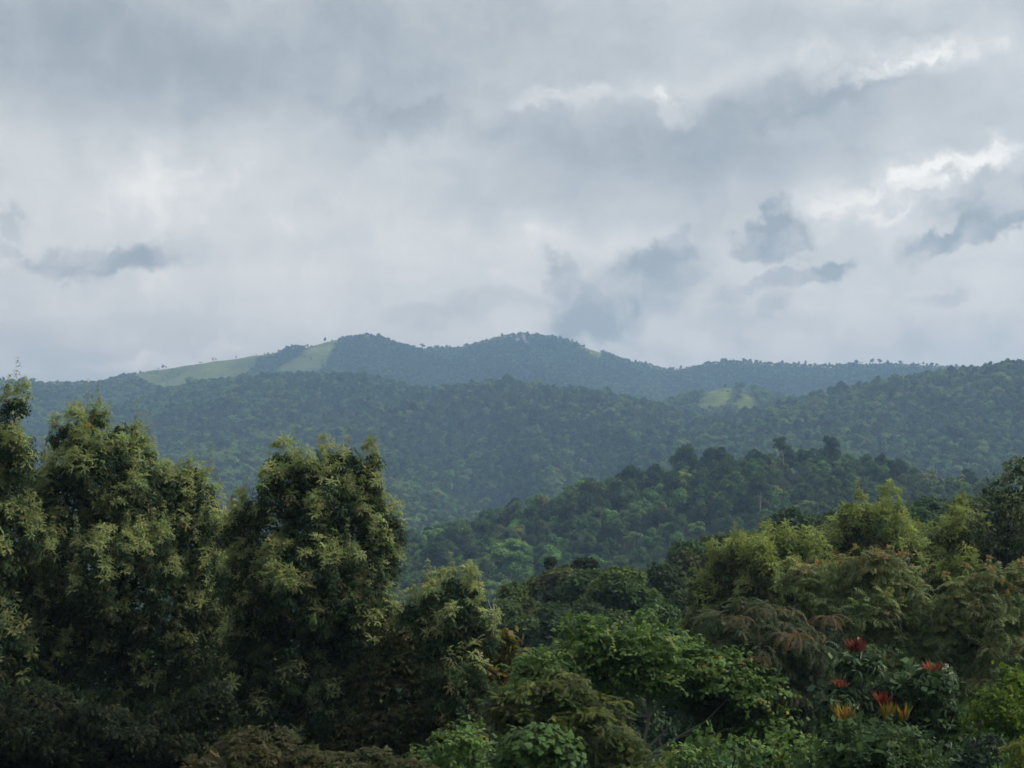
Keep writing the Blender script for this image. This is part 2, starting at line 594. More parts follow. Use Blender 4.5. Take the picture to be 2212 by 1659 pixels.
def blade(mb, p, d, side, ln, w, bend=0.0, mid=0.45):
    """pointed leaf blade from p along d, with a bend downwards"""
    d = unit(np.asarray(d, float))
    s = unit(np.asarray(side, float) - d * np.dot(side, d))
    n = np.cross(s, d)
    if n[2] < 0:
        n = -n
    a = p + d * ln * mid
    tip = p + d * ln * 0.97 - n * ln * bend
    V = [p, a + s * w / 2 - n * w * .12, tip, a - s * w / 2 - n * w * .12, a + n * w * .10]
    mb.add(V, [(0, 1, 4), (1, 2, 4), (2, 3, 4), (3, 0, 4)] if w > 0.05 else [(0, 1, 2), (0, 2, 3)])


def frond(mb, rg_, p, d, up, ln, pairs, pin, pw, droop, ovate=False, terminal=True):
    """pinnate leaf arching from p"""
    d = unit(d)
    b = unit(np.cross(d, up))
    pos = p.copy()
    dirv = d.copy()
    n_st = pairs
    step = ln / (n_st + 1)
    for i in range(n_st):
        dirv = unit(dirv + np.array([0, 0, -droop / n_st * (0.5 + 1.2 * i / n_st)]))
        pos = pos + dirv * step
        s = (i + 0.6) / n_st
        shp = (0.55 + 0.9 * s) * (1.15 - 0.75 * s ** 2) if not ovate else 0.85 + 0.25 * math.sin(3.1 * s)
        nn = unit(np.cross(b, dirv))
        if nn[2] < 0:
            nn = -nn
        for sg in (-1, 1):
            q = unit(b * sg * 0.85 + dirv * (0.55 if not ovate else 0.3) - nn * (0.18 + 0.2 * rg_.random()))
            l2 = pin * shp * (0.85 + .3 * rg_.random())
            if ovate:
                blade(mb, pos, q, dirv, l2, pw, 0.12)
            else:
                w = pw
                mb.add([pos - dirv * w, pos + dirv * w, pos + q * l2 - np.array([0, 0, 0.18 * l2])], [(0, 1, 2)])
    if terminal:
        if ovate:
            blade(mb, pos, dirv, b, pin, pw, .1)
        else:
            mb.add([pos - b * pw, pos + b * pw, pos + dirv * pin * .9], [(0, 1, 2)])


def t_rosette(seed, nf=8, ln=.40, pairs=6, pin=.085, pw=.024, droop=1.3, e0=15, e1=75):
    r = np.random.default_rng(seed)
    mb = MB()
    for k in range(nf):
        a = 2 * math.pi * (k + .35 * r.random()) / nf * 1.0 + r.random() * .4
        e = R(e0 + (e1 - e0) * r.random())
        d = np.array([math.cos(a) * math.cos(e), math.sin(a) * math.cos(e), math.sin(e)])
        frond(mb, r, np.array([0, 0, -0.05 * r.random()]), d, np.array([0, 0, 1.0]), ln * (.75 + .5 * r.random()), pairs, pin, pw, droop * (.7 + .6 * r.random()))
    return mb.get()


def t_pinnate(seed, nf=6, ln=.6, pairs=7, pin=.15, pw=.06, droop=1.2, e0=5, e1=60):
    r = np.random.default_rng(seed)
    mb = MB()
    for k in range(nf):
        a = 2 * math.pi * (k + .5 * r.random()) / nf
        e = R(e0 + (e1 - e0) * r.random())
        d = np.array([math.cos(a) * math.cos(e), math.sin(a) * math.cos(e), math.sin(e)])
        frond(mb, r, np.zeros(3), d, np.array([0, 0, 1.0]), ln * (.75 + .5 * r.random()), pairs, pin, pw, droop * (.7 + .6 * r.random()), True)
    return mb.get()


def t_spray(seed, n=11, ln=.35, leaf=.15, w=.085, flat=.5, hang=.25):
    """twig carrying alternate oval leaves, several twigs fanning out"""
    r = np.random.default_rng(seed)
    mb = MB()
    for k in range(3):
        a = r.random() * 6.28
        e = r.uniform(.1, 1.1) * (1 - flat) + .15
        d = np.array([math.cos(a) * math.cos(e), math.sin(a) * math.cos(e), math.sin(e)])
        for i in range(n // 3 + 1):
            s = (i + .5) / (n // 3 + 1)
            p = d * ln * s
            aa = r.random() * 6.28
            q = unit(d * .6 + np.array([math.cos(aa), math.sin(aa), r.uniform(-.5, .5) - hang]))
            blade(mb, p, q, np.array([-q[1], q[0], 0.3 * r.normal()]) + .01, leaf * r.uniform(.7, 1.25), w * r.uniform(.8, 1.2), .15)
    return mb.get()


def t_whorl(seed, n=12, leaf=.24, w=.055, e0=-40, e1=40):
    """whorl of long narrow leaves hanging around a shoot tip"""
    r = np.random.default_rng(seed)
    mb = MB()
    for k in range(n):
        a = 2 * math.pi * (k + r.random()) / n * 2.0
        e = R(r.uniform(e0, e1))
        d = np.array([math.cos(a) * math.cos(e), math.sin(a) * math.cos(e), math.sin(e)])
        blade(mb, np.array([0, 0, -.08 * r.random()]), d, np.array([-d[1], d[0], .1]), leaf * r.uniform(.7, 1.2), w * r.uniform(.8, 1.2), .3)
    return mb.get()


def t_clump(seed, n=9, size=.8, leaf=.42):
    """leafy clump for trees far off"""
    r = np.random.default_rng(seed)
    mb = MB()
    for k in range(n):
        c = r.normal(size=3) * size * np.array([.42, .42, .12])
        nn = unit(np.array([0, 0, 1.0]) + r.normal(size=3) * .38)
        d = unit(np.cross(nn, r.normal(size=3)))
        sd_ = np.cross(nn, d)
        l_ = leaf * r.uniform(.6, 1.3)
        V = [c - d * l_ * .5, c + sd_ * l_ * .38 + d * l_ * .05, c + d * l_ * .5 - nn * .12 * l_, c - sd_ * l_ * .38 - nn * .08 * l_]
        mb.add(V, [(0, 1, 2), (0, 2, 3)])
    return mb.get()


TPL = {
    'rosette': [t_rosette(s) for s in range(10, 16)],
    'rosette_old': [t_rosette(s, nf=6, ln=.42, pairs=4, pin=.12, pw=.034, droop=1.9, e0=-20, e1=45) for s in range(20, 25)],
    'pinnate': [t_pinnate(s) for s in range(30, 35)],
    'pinnate_long': [t_pinnate(s, nf=9, ln=.72, pairs=10, pin=.13, pw=.045, droop=1.7, e0=-15, e1=40) for s in range(40, 44)],
    'broad': [t_spray(s) for s in range(50, 56)],
    'broad_small': [t_spray(s, n=14, ln=.3, leaf=.09, w=.05, flat=.2) for s in range(60, 65)],
    'layer': [t_spray(s, n=14, ln=.5, leaf=.17, w=.10, flat=.9, hang=.35) for s in range(70, 76)],
    'heart': [t_spray(s, n=8, ln=.22, leaf=.19, w=.17, flat=.3, hang=.5) for s in range(80, 85)],
    'whorl': [t_whorl(s) for s in range(90, 95)],
    'fine': [t_rosette(s, nf=7, ln=.3, pairs=6, pin=.10, pw=.02, droop=.7, e0=-5, e1=35) for s in range(100, 105)],
    'clump': [t_clump(s) for s in range(110, 118)],
    'clump_s': [t_clump(s, 9, .5, .24) for s in range(120, 128)],
}


def frames(ax, spin):
    """rotation matrices whose local Z is ax"""
    ax = unit(ax)
    ref = np.where(np.abs(ax[:, 2:3]) < .95, np.array([[0, 0, 1.0]]), np.array([[1.0, 0, 0]]))
    u = unit(np.cross(ref, ax))
    v = np.cross(ax, u)
    c, s = np.cos(spin)[:, None], np.sin(spin)[:, None]
    return np.stack([u * c + v * s, -u * s + v * c, ax], -1)


def scatter(tpls, pos, ax, scale, col, r):
    """copy templates to many places -> one (V, F, C)"""
    n = len(pos)
    which = r.integers(0, len(tpls), n)
    Rm = frames(ax, r.random(n) * 6.283)
    Vs, Fs, Cs, off = [], [], [], 0
    for k, (tv, tf) in enumerate(tpls):
        i = np.nonzero(which == k)[0]
        if not len(i):
            continue
        V = np.einsum('nij,vj->nvi', Rm[i] * scale[i, None, None], tv) + pos[i, None, :]
        m = len(tv)
        F = tf[None] + (np.arange(len(i)) * m)[:, None, None] + off
        C = np.repeat(col[i, None, :], m, 1) * (1 + .16 * r.normal(size=(len(i), m, 1)).clip(-2, 2))
        Vs.append(V.reshape(-1, 3))
        Fs.append(F.reshape(-1, 3))
        Cs.append(C.reshape(-1, 3))
        off += len(i) * m
    return np.concatenate(Vs), np.concatenate(Fs), np.concatenate(Cs).clip(.002, .95)


def tube(pts, rad, sides=6):
    pts = np.asarray(pts, float)
    n = len(pts)
    V = []
    tg = np.gradient(pts, axis=0)
    u = unit(np.cross(tg[0], np.array([.31, .95, .1])))
    for i in range(n):
        tt = unit(tg[i])
        u = unit(u - tt * np.dot(u, tt))
        w = np.cross(tt, u)
        for k in range(sides):
            a = 2 * math.pi * k / sides
            V.append(pts[i] + rad[i] * (u * math.cos(a) + w * math.sin(a)))
    F = []
    for i in range(n - 1):
        for k in range(sides):
            a, b_ = i * sides + k, i * sides + (k + 1) % sides
            F += [(a, b_, b_ + sides), (a, b_ + sides, a + sides)]
    return np.array(V), np.array(F)


def curve(a, b_, r, sag=.0, wig=.06, n=6):
    t_ = np.linspace(0, 1, n)[:, None]
    L_ = np.linalg.norm(b_ - a)
    p = a + (b_ - a) * t_
    p[:, 2] += np.sin(t_[:, 0] * math.pi) * sag * L_
    p[1:-1] += r.normal(size=(n - 2, 3)) * wig * L_ * .5
    return p


def pick(r, pal, n):
    w = np.array([p_[0] for p_ in pal], float)
    c = np.array([p_[1] for p_ in pal], float)
    i = r.choice(len(pal), n, p=w / w.sum())
    return c[i] * (1 + .18 * r.normal(size=(n, 1))).clip(.5, 1.6)


# palettes: (weight, base colour)
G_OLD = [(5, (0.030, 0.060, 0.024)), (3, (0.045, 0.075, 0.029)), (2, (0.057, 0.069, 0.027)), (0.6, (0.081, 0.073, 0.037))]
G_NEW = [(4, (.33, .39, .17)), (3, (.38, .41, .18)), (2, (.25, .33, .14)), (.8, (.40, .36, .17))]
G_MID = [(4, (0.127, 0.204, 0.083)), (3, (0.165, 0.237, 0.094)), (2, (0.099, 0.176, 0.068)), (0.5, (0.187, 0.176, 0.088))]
MIDGREEN = [(4, (0.092, 0.164, 0.047)), (3, (0.125, 0.204, 0.058)), (1, (0.171, 0.236, 0.066)), (0.4, (0.263, 0.263, 0.066))]
DARK = [(4, (.022, .042, .016)), (3, (.032, .055, .02)), (1, (.05, .07, .025))]
GLOSSY = [(4, (0.049, 0.091, 0.039)), (3, (0.071, 0.122, 0.049)), (1, (0.110, 0.152, 0.067))]
OLIVE = [(4, (0.056, 0.063, 0.025)), (3, (0.076, 0.076, 0.031)), (2, (0.092, 0.076, 0.037))]
BRIGHT = [(4, (.10, .17, .02)), (3, (.13, .20, .025)), (1, (.17, .22, .03))]


def lobe_list(lobes, dist, r):
    out = []
    for q in lobes:
        px, py, rx, ry = q[:4]
        dd = q[4] if len(q) > 4 else r.uniform(-.5, .5) * rx / FPX * dist * .8
        c = P(px, py, dist + dd)
        m = (dist + dd) / FPX
        out.append((c, np.array([rx * m, max(rx * .85, ry * .6) * m, ry * m])))
    return out


def shell_points(lobes, dens, r, lo=.62, hi=1.04, lowz=None, nbig=0):
    PP, NN, UU = [], [], []
    for i, (c, rad) in enumerate(lobes):
        area = 4 * math.pi * ((rad[0] * rad[1]) ** 1.6 / 3 + (rad[0] * rad[2]) ** 1.6 / 3 + (rad[1] * rad[2]) ** 1.6 / 3) ** (1 / 1.6)
        n = max(5, int(area * dens * (.33 if i < nbig else 1.0)))
        d = unit(r.normal(size=(n, 3)))
        keep = (d[:, 1] < .3) | (r.random(n) < .3)
        if lowz is not None and c[2] < lowz:
            keep &= r.random(n) < .55
        keep &= (d[:, 2] > -.55) | (r.random(n) < .4)
        d = d[keep]
        f = lo + (hi - lo) * np.sqrt(r.random(len(d)))
        f = f * (1 + .10 * np.sin(d[:, 0] * 5 + i) * np.cos(d[:, 2] * 6 + 2 * i))
        p = c + d * rad * f[:, None]
        ok = np.ones(len(p), bool)
        for j, (c2, r2) in enumerate(lobes):
            if j != i and (nbig == 0 or j < nbig):
                ok &= np.linalg.norm((p - c2) / r2, axis=1) > .66
        PP.append(p[ok])
        NN.append(unit(d[ok] / rad))
        UU.append(d[ok, 2] if i >= nbig else np.full(ok.sum(), -1.0))
    return np.concatenate(PP), np.concatenate(NN), np.concatenate(UU)


def make_tree(name, label, cat, lobes, dist, style, seed, base_px=None, trunk_r=.16, dens=6.0, size=1.0, old=G_OLD, new=None, new_p=.25,
              mat=None, group=None, tpl=None, tpl_new=None, up=.55, spires=0, show=0, bark=None, limb_n=9, part='leaf_rosette', no_trunk=False, fill=1.0, lumps=3):
    r = np.random.default_rng(seed)
    mat = mat or M_leaf
    bark = bark or M_bark
    LB = lobe_list(lobes, dist, r)
    cen = np.mean([c for c, _ in LB], 0)
    main = list(LB)
    tall = 1.45 if style == 'feather' else 1.0
    plume = []
    if style == 'feather':
        for c, rad in main:
            npl = max(2, int(math.pi * rad[0] * rad[2] * 3.1 / size ** 1.2 * .62))
            if c[2] < min(q[0][2] for q in main) + .35 * (max(q[0][2] for q in main) - min(q[0][2] for q in main)):
                npl = max(2, int(npl * .7))
            for _ in range(npl):
                d = unit(r.normal(size=3) + np.array([0, -.55, .25]))
                w_ = r.uniform(.20, .36) * size / .54
                cc = c + d * rad * r.uniform(.72, 1.0)
                if all(np.linalg.norm((cc - c2) / r2) > .62 for c2, r2 in main):
                    plume.append((cc, np.array([w_, w_, w_ * r.uniform(1.7, 3.0)])))
        LB = LB + plume
    for c, rad in (main if style != 'feather' else []):
        for _ in range(lumps if rad[0] * rad[2] > .5 else 1):
            d = unit(r.normal(size=3) + np.array([0, -.35, .55]))
            k = r.uniform(.3, .46)
            LB.append((c + d * rad * r.uniform(.68, .92), rad * k * np.array([1, 1, tall])))
    bx = P(base_px, 1500, dist)[0] if base_px is not None else cen[0]
    bz = float(terrain(np.array([bx]), np.array([dist + .0]))[0])
    root = empty(name, (bx, dist, bz))
    tag(root, label, cat, group)
    org = np.array([bx, dist, bz])
    # wood
    ztop = max(c[2] + rad[2] * .3 for c, rad in main)
    head = np.array([cen[0], dist, min(ztop, cen[2] + .35 * (ztop - cen[2]))])
    if not no_trunk:
        tp = curve(np.array([bx, dist, bz - .2]), head, r, 0, .03, 8)
        V, F = tube(tp - org, np.linspace(trunk_r, trunk_r * .3, 8), 8)
        tr = obj('trunk', mesh('trunk', V, F, bark, smooth=True), root)
        order = sorted(range(len(main)), key=lambda i: -LB[i][1][0] * LB[i][1][2])[:limb_n + 4]
        for i in order[:limb_n]:
            c, rad = LB[i]
            h = np.clip((c[2] - bz - rad[2] * 1.1) / max(head[2] - bz, .1), .25, .92)
            s0 = tp[min(7, int(h * 7))]
            e0 = c + np.array([0, 0, rad[2] * .55])
            lp = curve(s0, e0, r, -.05, .05, 6)
            V, F = tube(lp - org, np.linspace(trunk_r * .36, trunk_r * .08, 6), 6)
            lo = obj('limb', mesh('limb', V, F, bark, smooth=True), tr)
    # leaves
    zlow = min(c[2] for c, _ in main)
    zcap = max(c[2] + rad[2] for c, rad in main)
    lowz = zlow + .45 * (zcap - zlow) if style == 'feather' and dens > 15 else None
    p, nrm, uu = shell_points(LB, dens, r, lowz=lowz, nbig=len(main) if style == 'feather' else 0)
    n = len(p)
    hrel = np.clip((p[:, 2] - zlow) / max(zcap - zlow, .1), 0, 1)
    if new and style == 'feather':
        young = r.random(n) < np.clip(uu * 1.5 + .2, 0, 1) * np.clip(.10 + 2.1 * new_p * (.2 + 2.4 * hrel ** 1.3), 0, .97)  # pale new growth; its rise towards the tops also paints in overhead light
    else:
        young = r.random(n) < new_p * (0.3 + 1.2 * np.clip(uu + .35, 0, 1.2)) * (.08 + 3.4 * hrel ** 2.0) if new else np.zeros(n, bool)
    ax = unit(nrm * (1 - up) + np.array([0, 0, up]) + r.normal(size=(n, 3)) * .22)
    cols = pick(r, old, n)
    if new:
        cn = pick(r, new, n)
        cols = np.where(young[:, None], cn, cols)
        if style == 'feather':
            mid = ~young & (uu > -.9) & (r.random(n) < np.clip(.15 + uu * .6, .05, 1) * (.25 + 1.5 * hrel ** 1.3))  # old fronds lightened towards the tops, painting light from above into colour
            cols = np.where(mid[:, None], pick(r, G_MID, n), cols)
    sc = size * r.uniform(.7, 1.35, n) * (np.where(p[:, 2] < lowz, 1.35, 1.0) if lowz is not None else 1.0)
    if spires:
        ex = []
        for c, rad in LB:
            k = r.poisson(spires * max(.5, rad[0]))
            for _ in range(k):
                a = r.uniform(-1, 1)
                q = c + rad * np.array([a * .85, r.uniform(-.5, .3), math.sqrt(max(0, 1 - a * a * .8)) * 1.0])
                h = r.uniform(.35, 1.25) * .85
                for s in np.linspace(0, 1, 8):
                    ex.append((q + np.array([r.normal() * .12 * (1 - s), r.normal() * .12 * (1 - s), h * s]), s, h))
        if ex:
            ep = np.array([e[0] for e in ex])
            es = np.array([e[1] for e in ex])
            p = np.concatenate([p, ep])
            ax = np.concatenate([ax, unit(np.array([0, 0, 1.0]) + r.normal(size=(len(ep), 3)) * .15)])
            ee = pick(r, new, len(ep)) * (.45 + .55 * es[:, None])
            cols = np.concatenate([cols, ee])
            sc = np.concatenate([sc, size * (.95 - .45 * es)])
            young = np.concatenate([young, es > .6])
            nrm = np.concatenate([nrm, np.tile([[0, -.7, .7]], (len(ep), 1))])
    tO, tN = TPL[tpl or 'rosette_old'], TPL[tpl_new or tpl or 'rosette']
    vis = young & (nrm[:, 1] < -.1)
    cand = np.nonzero(vis)[0]
    r.shuffle(cand)
    solo = set(cand[:show].tolist())
    m_solo = np.array([i in solo for i in range(len(p))])
    Vs, Fs, Cs, off = [], [], [], 0
    fp, fn, fu = shell_points(LB if style != 'feather' else main, dens * (.55 if style != 'feather' else 1.0) * fill, r, .3, .78)
    if len(fp):
        V, F, C = scatter(TPL['clump_s'], fp - org, unit(fn + UP * .4 + .4 * r.normal(size=fn.shape)), r.uniform(.7, 1.1, len(fp)) * size, pick(r, old, len(fp)), r)
        Vs.append(V)
        Fs.append(F)
        Cs.append(C)
        off += len(V)
    for sel, tt in ((~young, tO), (young & ~m_solo, tN)):
        if sel.sum():
            V, F, C = scatter(tt, p[sel] - org, ax[sel], sc[sel], cols[sel], r)
            Vs.append(V)
            Fs.append(F + off)
            Cs.append(C)
            off += len(V)
    cr_o = obj('crown', mesh('crown', np.concatenate(Vs), np.concatenate(Fs), mat, np.concatenate(Cs)), root)
    cr_o['kind'] = 'stuff'
    if solo:
        ml = SHARED.setdefault((tpl_new or tpl or 'rosette', mat.name),
                               [mesh(part, tv, tf, mat, np.ones((len(tv), 3))) for tv, tf in tN])
        for i in sorted(solo):
            fr = frames(ax[i:i + 1], np.array([r.random() * 6.28]))[0]
            o = bpy.data.objects.new(part, ml[r.integers(len(ml))])
            COL.objects.link(o)
            o.parent = cr_o
            o.matrix_local = Matrix.Translation(Vector(p[i] - org)) @ Matrix(fr.tolist()).to_4x4() @ Matrix.Scale(float(sc[i] * 1.05), 4)
            o.color = (*cols[i].tolist(), 1)
    TREES.append((name, n, sum(len(f) for f in Fs)))
    return root, cr_o, org


SHARED = {}
TREES = []
UP = np.array([0, 0, 1.0])

# ------------------------------------------------------------------ foreground: feathery trees on the left
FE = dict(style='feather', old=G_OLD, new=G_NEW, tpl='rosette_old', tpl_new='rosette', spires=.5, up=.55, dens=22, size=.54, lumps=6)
GRF = 'tall feathery trees on the left'
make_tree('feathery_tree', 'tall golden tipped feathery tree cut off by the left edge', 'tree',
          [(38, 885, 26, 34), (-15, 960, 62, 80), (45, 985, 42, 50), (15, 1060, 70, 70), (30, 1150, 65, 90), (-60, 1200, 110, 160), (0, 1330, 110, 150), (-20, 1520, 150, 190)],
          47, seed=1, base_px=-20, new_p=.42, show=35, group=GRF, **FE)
make_tree('feathery_tree', 'broad feathery tree with a thin top spire, left of the flat topped one', 'tree',
          [(215, 915, 17, 26), (160, 950, 46, 40), (268, 955, 44, 46), (215, 1010, 90, 66), (325, 1010, 14, 42), (362, 1070, 52, 62), (300, 1085, 105, 80), (150, 1090, 70, 90), (408, 1045, 36, 40),
           (450, 1080, 24, 34), (415, 1150, 72, 84), (250, 1230, 165, 130), (440, 1290, 62, 110), (170, 1420, 160, 150), (380, 1460, 120, 150), (280, 1630, 190, 120), (90, 1600, 130, 120)],
          49, seed=2, base_px=250, trunk_r=.22, new_p=.45, show=60, group=GRF, **FE)
make_tree('feathery_tree', 'flat topped feathery tree with golden shoots standing against the blue hill', 'tree',
          [(615, 1010, 38, 36), (680, 1030, 58, 42), (740, 1000, 48, 30), (800, 1012, 24, 34), (600, 1095, 62, 70), (700, 1120, 100, 90), (800, 1090, 36, 56), (545, 1115, 36, 36), (765, 1062, 44, 50), (812, 1185, 44, 52),
           (512, 1160, 34, 40), (838, 1145, 26, 42), (680, 1260, 160, 110), (555, 1265, 70, 110), (828, 1225, 36, 46), (640, 1420, 170, 130), (790, 1360, 80, 110), (720, 1560, 150, 110),
           (560, 1560, 100, 120)],
          46, seed=3, base_px=690, trunk_r=.22, new_p=.50, show=60, group=GRF, **FE)
make_tree('feathery_tree', 'small feathery tree with three pale tops and dark bare branches', 'tree',
          [(980, 1278, 26, 32), (935, 1305, 28, 36), (1032, 1292, 18, 34), (1000, 1335, 46, 44), (955, 1400, 66, 46), (1040, 1375, 28, 28), (895, 1335, 46, 32), (990, 1480, 80, 60)],
          42, seed=4, base_px=985, trunk_r=.12, new_p=.40, show=25, group=GRF, limb_n=8, **FE)

# behind them and between them: dark filler trees
make_tree('feathery_tree', 'shaded feathery tree in the gap between the broad and the flat topped feathery trees', 'tree',
          [(490, 1165, 44, 50), (500, 1240, 60, 70), (490, 1340, 70, 90), (500, 1460, 80, 110)],
          53, seed=7, base_px=495, new_p=.3, show=10, group=GRF, **dict(FE, dens=15, size=.75))
make_tree('feathery_tree', 'shaded feathery tree in the gap beside the left edge feathery tree', 'tree',
          [(92, 1060, 34, 60), (95, 1150, 46, 70), (90, 1270, 60, 100), (95, 1420, 70, 110)],
          54, seed=8, base_px=92, new_p=.3, show=8, group=GRF, **dict(FE, dens=15, size=.75))
BR = dict(style='broad', tpl='broad', dens=11.0)
make_tree('broadleaf_tree', 'shaded olive tree with drooping twigs right of the flat topped feathery tree', 'tree',
          [(890, 1390, 70, 40), (850, 1460, 90, 60), (930, 1470, 70, 50), (880, 1560, 110, 70), (970, 1570, 80, 60), (800, 1600, 70, 60)],
          44, seed=5, base_px=890, old=OLIVE + [(4, (.035, .05, .018))], limb_n=6, **BR)
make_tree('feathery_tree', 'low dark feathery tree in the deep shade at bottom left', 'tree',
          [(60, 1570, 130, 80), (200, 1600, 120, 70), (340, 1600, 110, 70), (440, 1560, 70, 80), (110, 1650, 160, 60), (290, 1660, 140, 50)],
          42, seed=6, base_px=200, limb_n=5, show=0, group=GRF, **dict(FE, spires=0, dens=12, size=.8, new=None, style='low', old=[(5, (.014, .026, .010)), (3, (.022, .034, .012)), (1, (.04, .04, .016))]))  # palette darker than the other fronds: deep shade painted into the leaf colour

# right: yellow-green feathery trees
GRR = 'yellow green feathery trees on the right'
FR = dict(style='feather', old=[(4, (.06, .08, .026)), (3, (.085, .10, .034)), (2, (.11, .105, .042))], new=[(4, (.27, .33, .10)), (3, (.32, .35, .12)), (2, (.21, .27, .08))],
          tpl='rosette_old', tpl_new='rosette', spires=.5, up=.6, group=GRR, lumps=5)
make_tree('feathery_tree', 'yellow green feathery tree left of the orange budded tree', 'tree',
          [(1640, 1195, 32, 32), (1720, 1200, 28, 34), (1560, 1230, 48, 44), (1650, 1250, 100, 56), (1530, 1295, 44, 40), (1512, 1370, 36, 50), (1600, 1350, 90, 70), (1750, 1270, 60, 56), (1550, 1425, 70, 50)],
          62, seed=11, base_px=1630, new_p=.8, show=40, size=.8, dens=13, **FR)
make_tree('feathery_tree', 'yellow green feathery tree with a spiky dome, behind the orange budded tree', 'tree',
          [(1850, 1135, 40, 32), (1925, 1125, 26, 40), (1895, 1180, 80, 50), (1965, 1215, 46, 56), (1860, 1240, 88, 60), (1800, 1200, 28, 40), (1940, 1290, 70, 60)],
          66, seed=12, base_px=1880, new_p=.8, show=35, size=.85, dens=12, **FR)
make_tree('feathery_tree', 'olive feathery tree below the dark glossy tree at the right edge', 'tree',
          [(2030, 1200, 22, 40), (2090, 1190, 58, 56), (2150, 1230, 70, 66), (2070, 1270, 70, 50), (2205, 1180, 60, 60), (2180, 1300, 80, 60)],
          58, seed=13, base_px=2120, new_p=.55, show=25, size=.8, dens=13, **FR)
make_tree('glossy_tree', 'dark small leaved glossy tree rising at the right edge', 'tree',
          [(2195, 1035, 36, 36), (2150, 1092, 46, 42), (2205, 1115, 60, 60), (2125, 1145, 36, 38), (2180, 1175, 60, 40), (2260, 1080, 60, 90)],
          53, style='broad', seed=14, base_px=2200, tpl='broad_small', old=[(4, (.05, .08, .035)), (3, (.07, .105, .045)), (2.5, (.16, .18, .11))], dens=11, fill=.35, size=1.1, mat=M_gloss, limb_n=5)

# pinnate trees with orange buds
BUD = [(5, (0.122, 0.172, 0.069)), (4, (0.166, 0.216, 0.089)), (2, (0.216, 0.216, 0.098))]
BUDN = [(3, (.19, .21, .09)), (2, (.21, .19, .09)), (.4, (.24, .17, .07))]
PN = dict(style='pinnate', tpl='pinnate', old=BUD, new=BUDN, new_p=.16, dens=6.0, size=.8, up=.5, mat=M_leaf, part='budding_leaf_rosette')
make_tree('pinnate_tree', 'tree with arching paired leaflets and orange buds, left of its twin', 'tree',
          [(1740, 1255, 48, 34), (1790, 1300, 60, 42), (1842, 1235, 36, 28), (1905, 1225, 48, 28), (1920, 1275, 66, 46), (1870, 1330, 80, 56), (1965, 1340, 56, 56), (1900, 1420, 90, 60)],
          45, seed=15, base_px=1908, show=30, trunk_r=.10, group='orange budded trees', **PN)
make_tree('pinnate_tree', 'tree with arching paired leaflets and orange buds at the right edge', 'tree',
          [(2080, 1285, 38, 32), (2150, 1262, 46, 36), (2210, 1262, 50, 40), (2130, 1330, 90, 56), (2050, 1380, 56, 56), (2170, 1420, 80, 70), (2090, 1470, 70, 60)],
          44, seed=16, base_px=2060, show=30, trunk_r=.12, group='orange budded trees', **PN)
br_ = np.random.default_rng(21)
bud_m = []
for i_ in range(3):
    mb_ = MB()
    for k_ in range(9):
        d_ = unit(br_.normal(size=3) + np.array([0, 0, .8]))
        blade(mb_, np.zeros(3), d_, br_.normal(size=3), .17 * br_.uniform(.6, 1.1), .075, .1)
    V_, F_ = mb_.get()
    bud_m.append(mesh('bud_cluster', V_, F_, M_leaf, np.ones((len(V_), 3))))
for o_ in [q_ for q_ in COL.objects if q_.get('group') == 'orange budded trees']:
    c_ = [k_ for k_ in o_.children if k_.name.startswith('crown')][0]
    n_ = len(c_.data.vertices)
    co_ = np.empty(n_ * 3, np.float32)
    c_.data.vertices.foreach_get('co', co_)
    co_ = co_.reshape(-1, 3)
    for k_ in range(15):
        q_ = co_[br_.integers(n_)]
        near_ = co_[np.hypot(co_[:, 0] - q_[0], co_[:, 1] - q_[1]) < .4]
        q_ = near_[np.argmax(near_[:, 2])]
        b_ = obj('bud_cluster', bud_m[k_ % 3], c_, q_)
        b_.color = (*[(.30, .23, .11), (.27, .23, .13), (.32, .20, .09), (.25, .24, .13)][k_ % 4], 1)
        b_.scale = (1, 1, 1)
make_tree('pinnate_tree', 'dark umbrella leaved tree with brown new leaf rosettes', 'tree',
          [(1610, 1315, 50, 26), (1570, 1360, 60, 38), (1665, 1380, 90, 56), (1560, 1440, 80, 60), (1725, 1400, 56, 46), (1650, 1490, 110, 66), (1765, 1480, 56, 56), (1700, 1560, 70, 50), (1560, 1530, 80, 50)],
          41, style='pinnate', seed=17, base_px=1680, tpl='pinnate_long', old=[(4, (.055, .084, .042)), (3, (.078, .108, .056)), (2, (.095, .098, .056))],
          new=[(1, (.12, .095, .048)), (1, (.10, .09, .044))], new_p=.07, dens=5, size=.85, up=.72, show=12, part='brown_leaf_rosette')

# centre
make_tree('layered_tree', 'bright green layered tree with a forked pale trunk in the centre', 'tree',
          [(1265, 1358, 40, 29), (1390, 1352, 24, 34), (1300, 1392, 74, 34), (1400, 1402, 88, 39), (1468, 1405, 33, 34), (1230, 1432, 98, 42), (1385, 1452, 125, 42), (1540, 1450, 98, 39), (1165, 1470, 74, 36), (1620, 1495, 70, 39), (1500, 1500, 74, 34, 1.2), (1590, 1545, 74, 39, 1.0), (1320, 1495, 64, 34, 1.4), (1660, 1560, 46, 36)],
          40, style='layer', seed=18, base_px=1408, tpl='layer', old=MIDGREEN, dens=10, size=.95, up=.7, lumps=5, bark=M_pale, trunk_r=.11, limb_n=11)
make_tree('golden_tree', 'small tree with drooping yellow olive leaves between feathery and layered trees', 'tree',
          [(1090, 1388, 32, 22), (1068, 1420, 36, 32), (1102, 1438, 28, 28), (1060, 1470, 40, 30)],
          44, style='whorl', seed=19, base_px=1090, tpl='whorl', old=[(3, (.13, .12, .03)), (2, (.17, .13, .035)), (2, (.07, .08, .025))], dens=9, size=1.1, limb_n=3, trunk_r=.06)
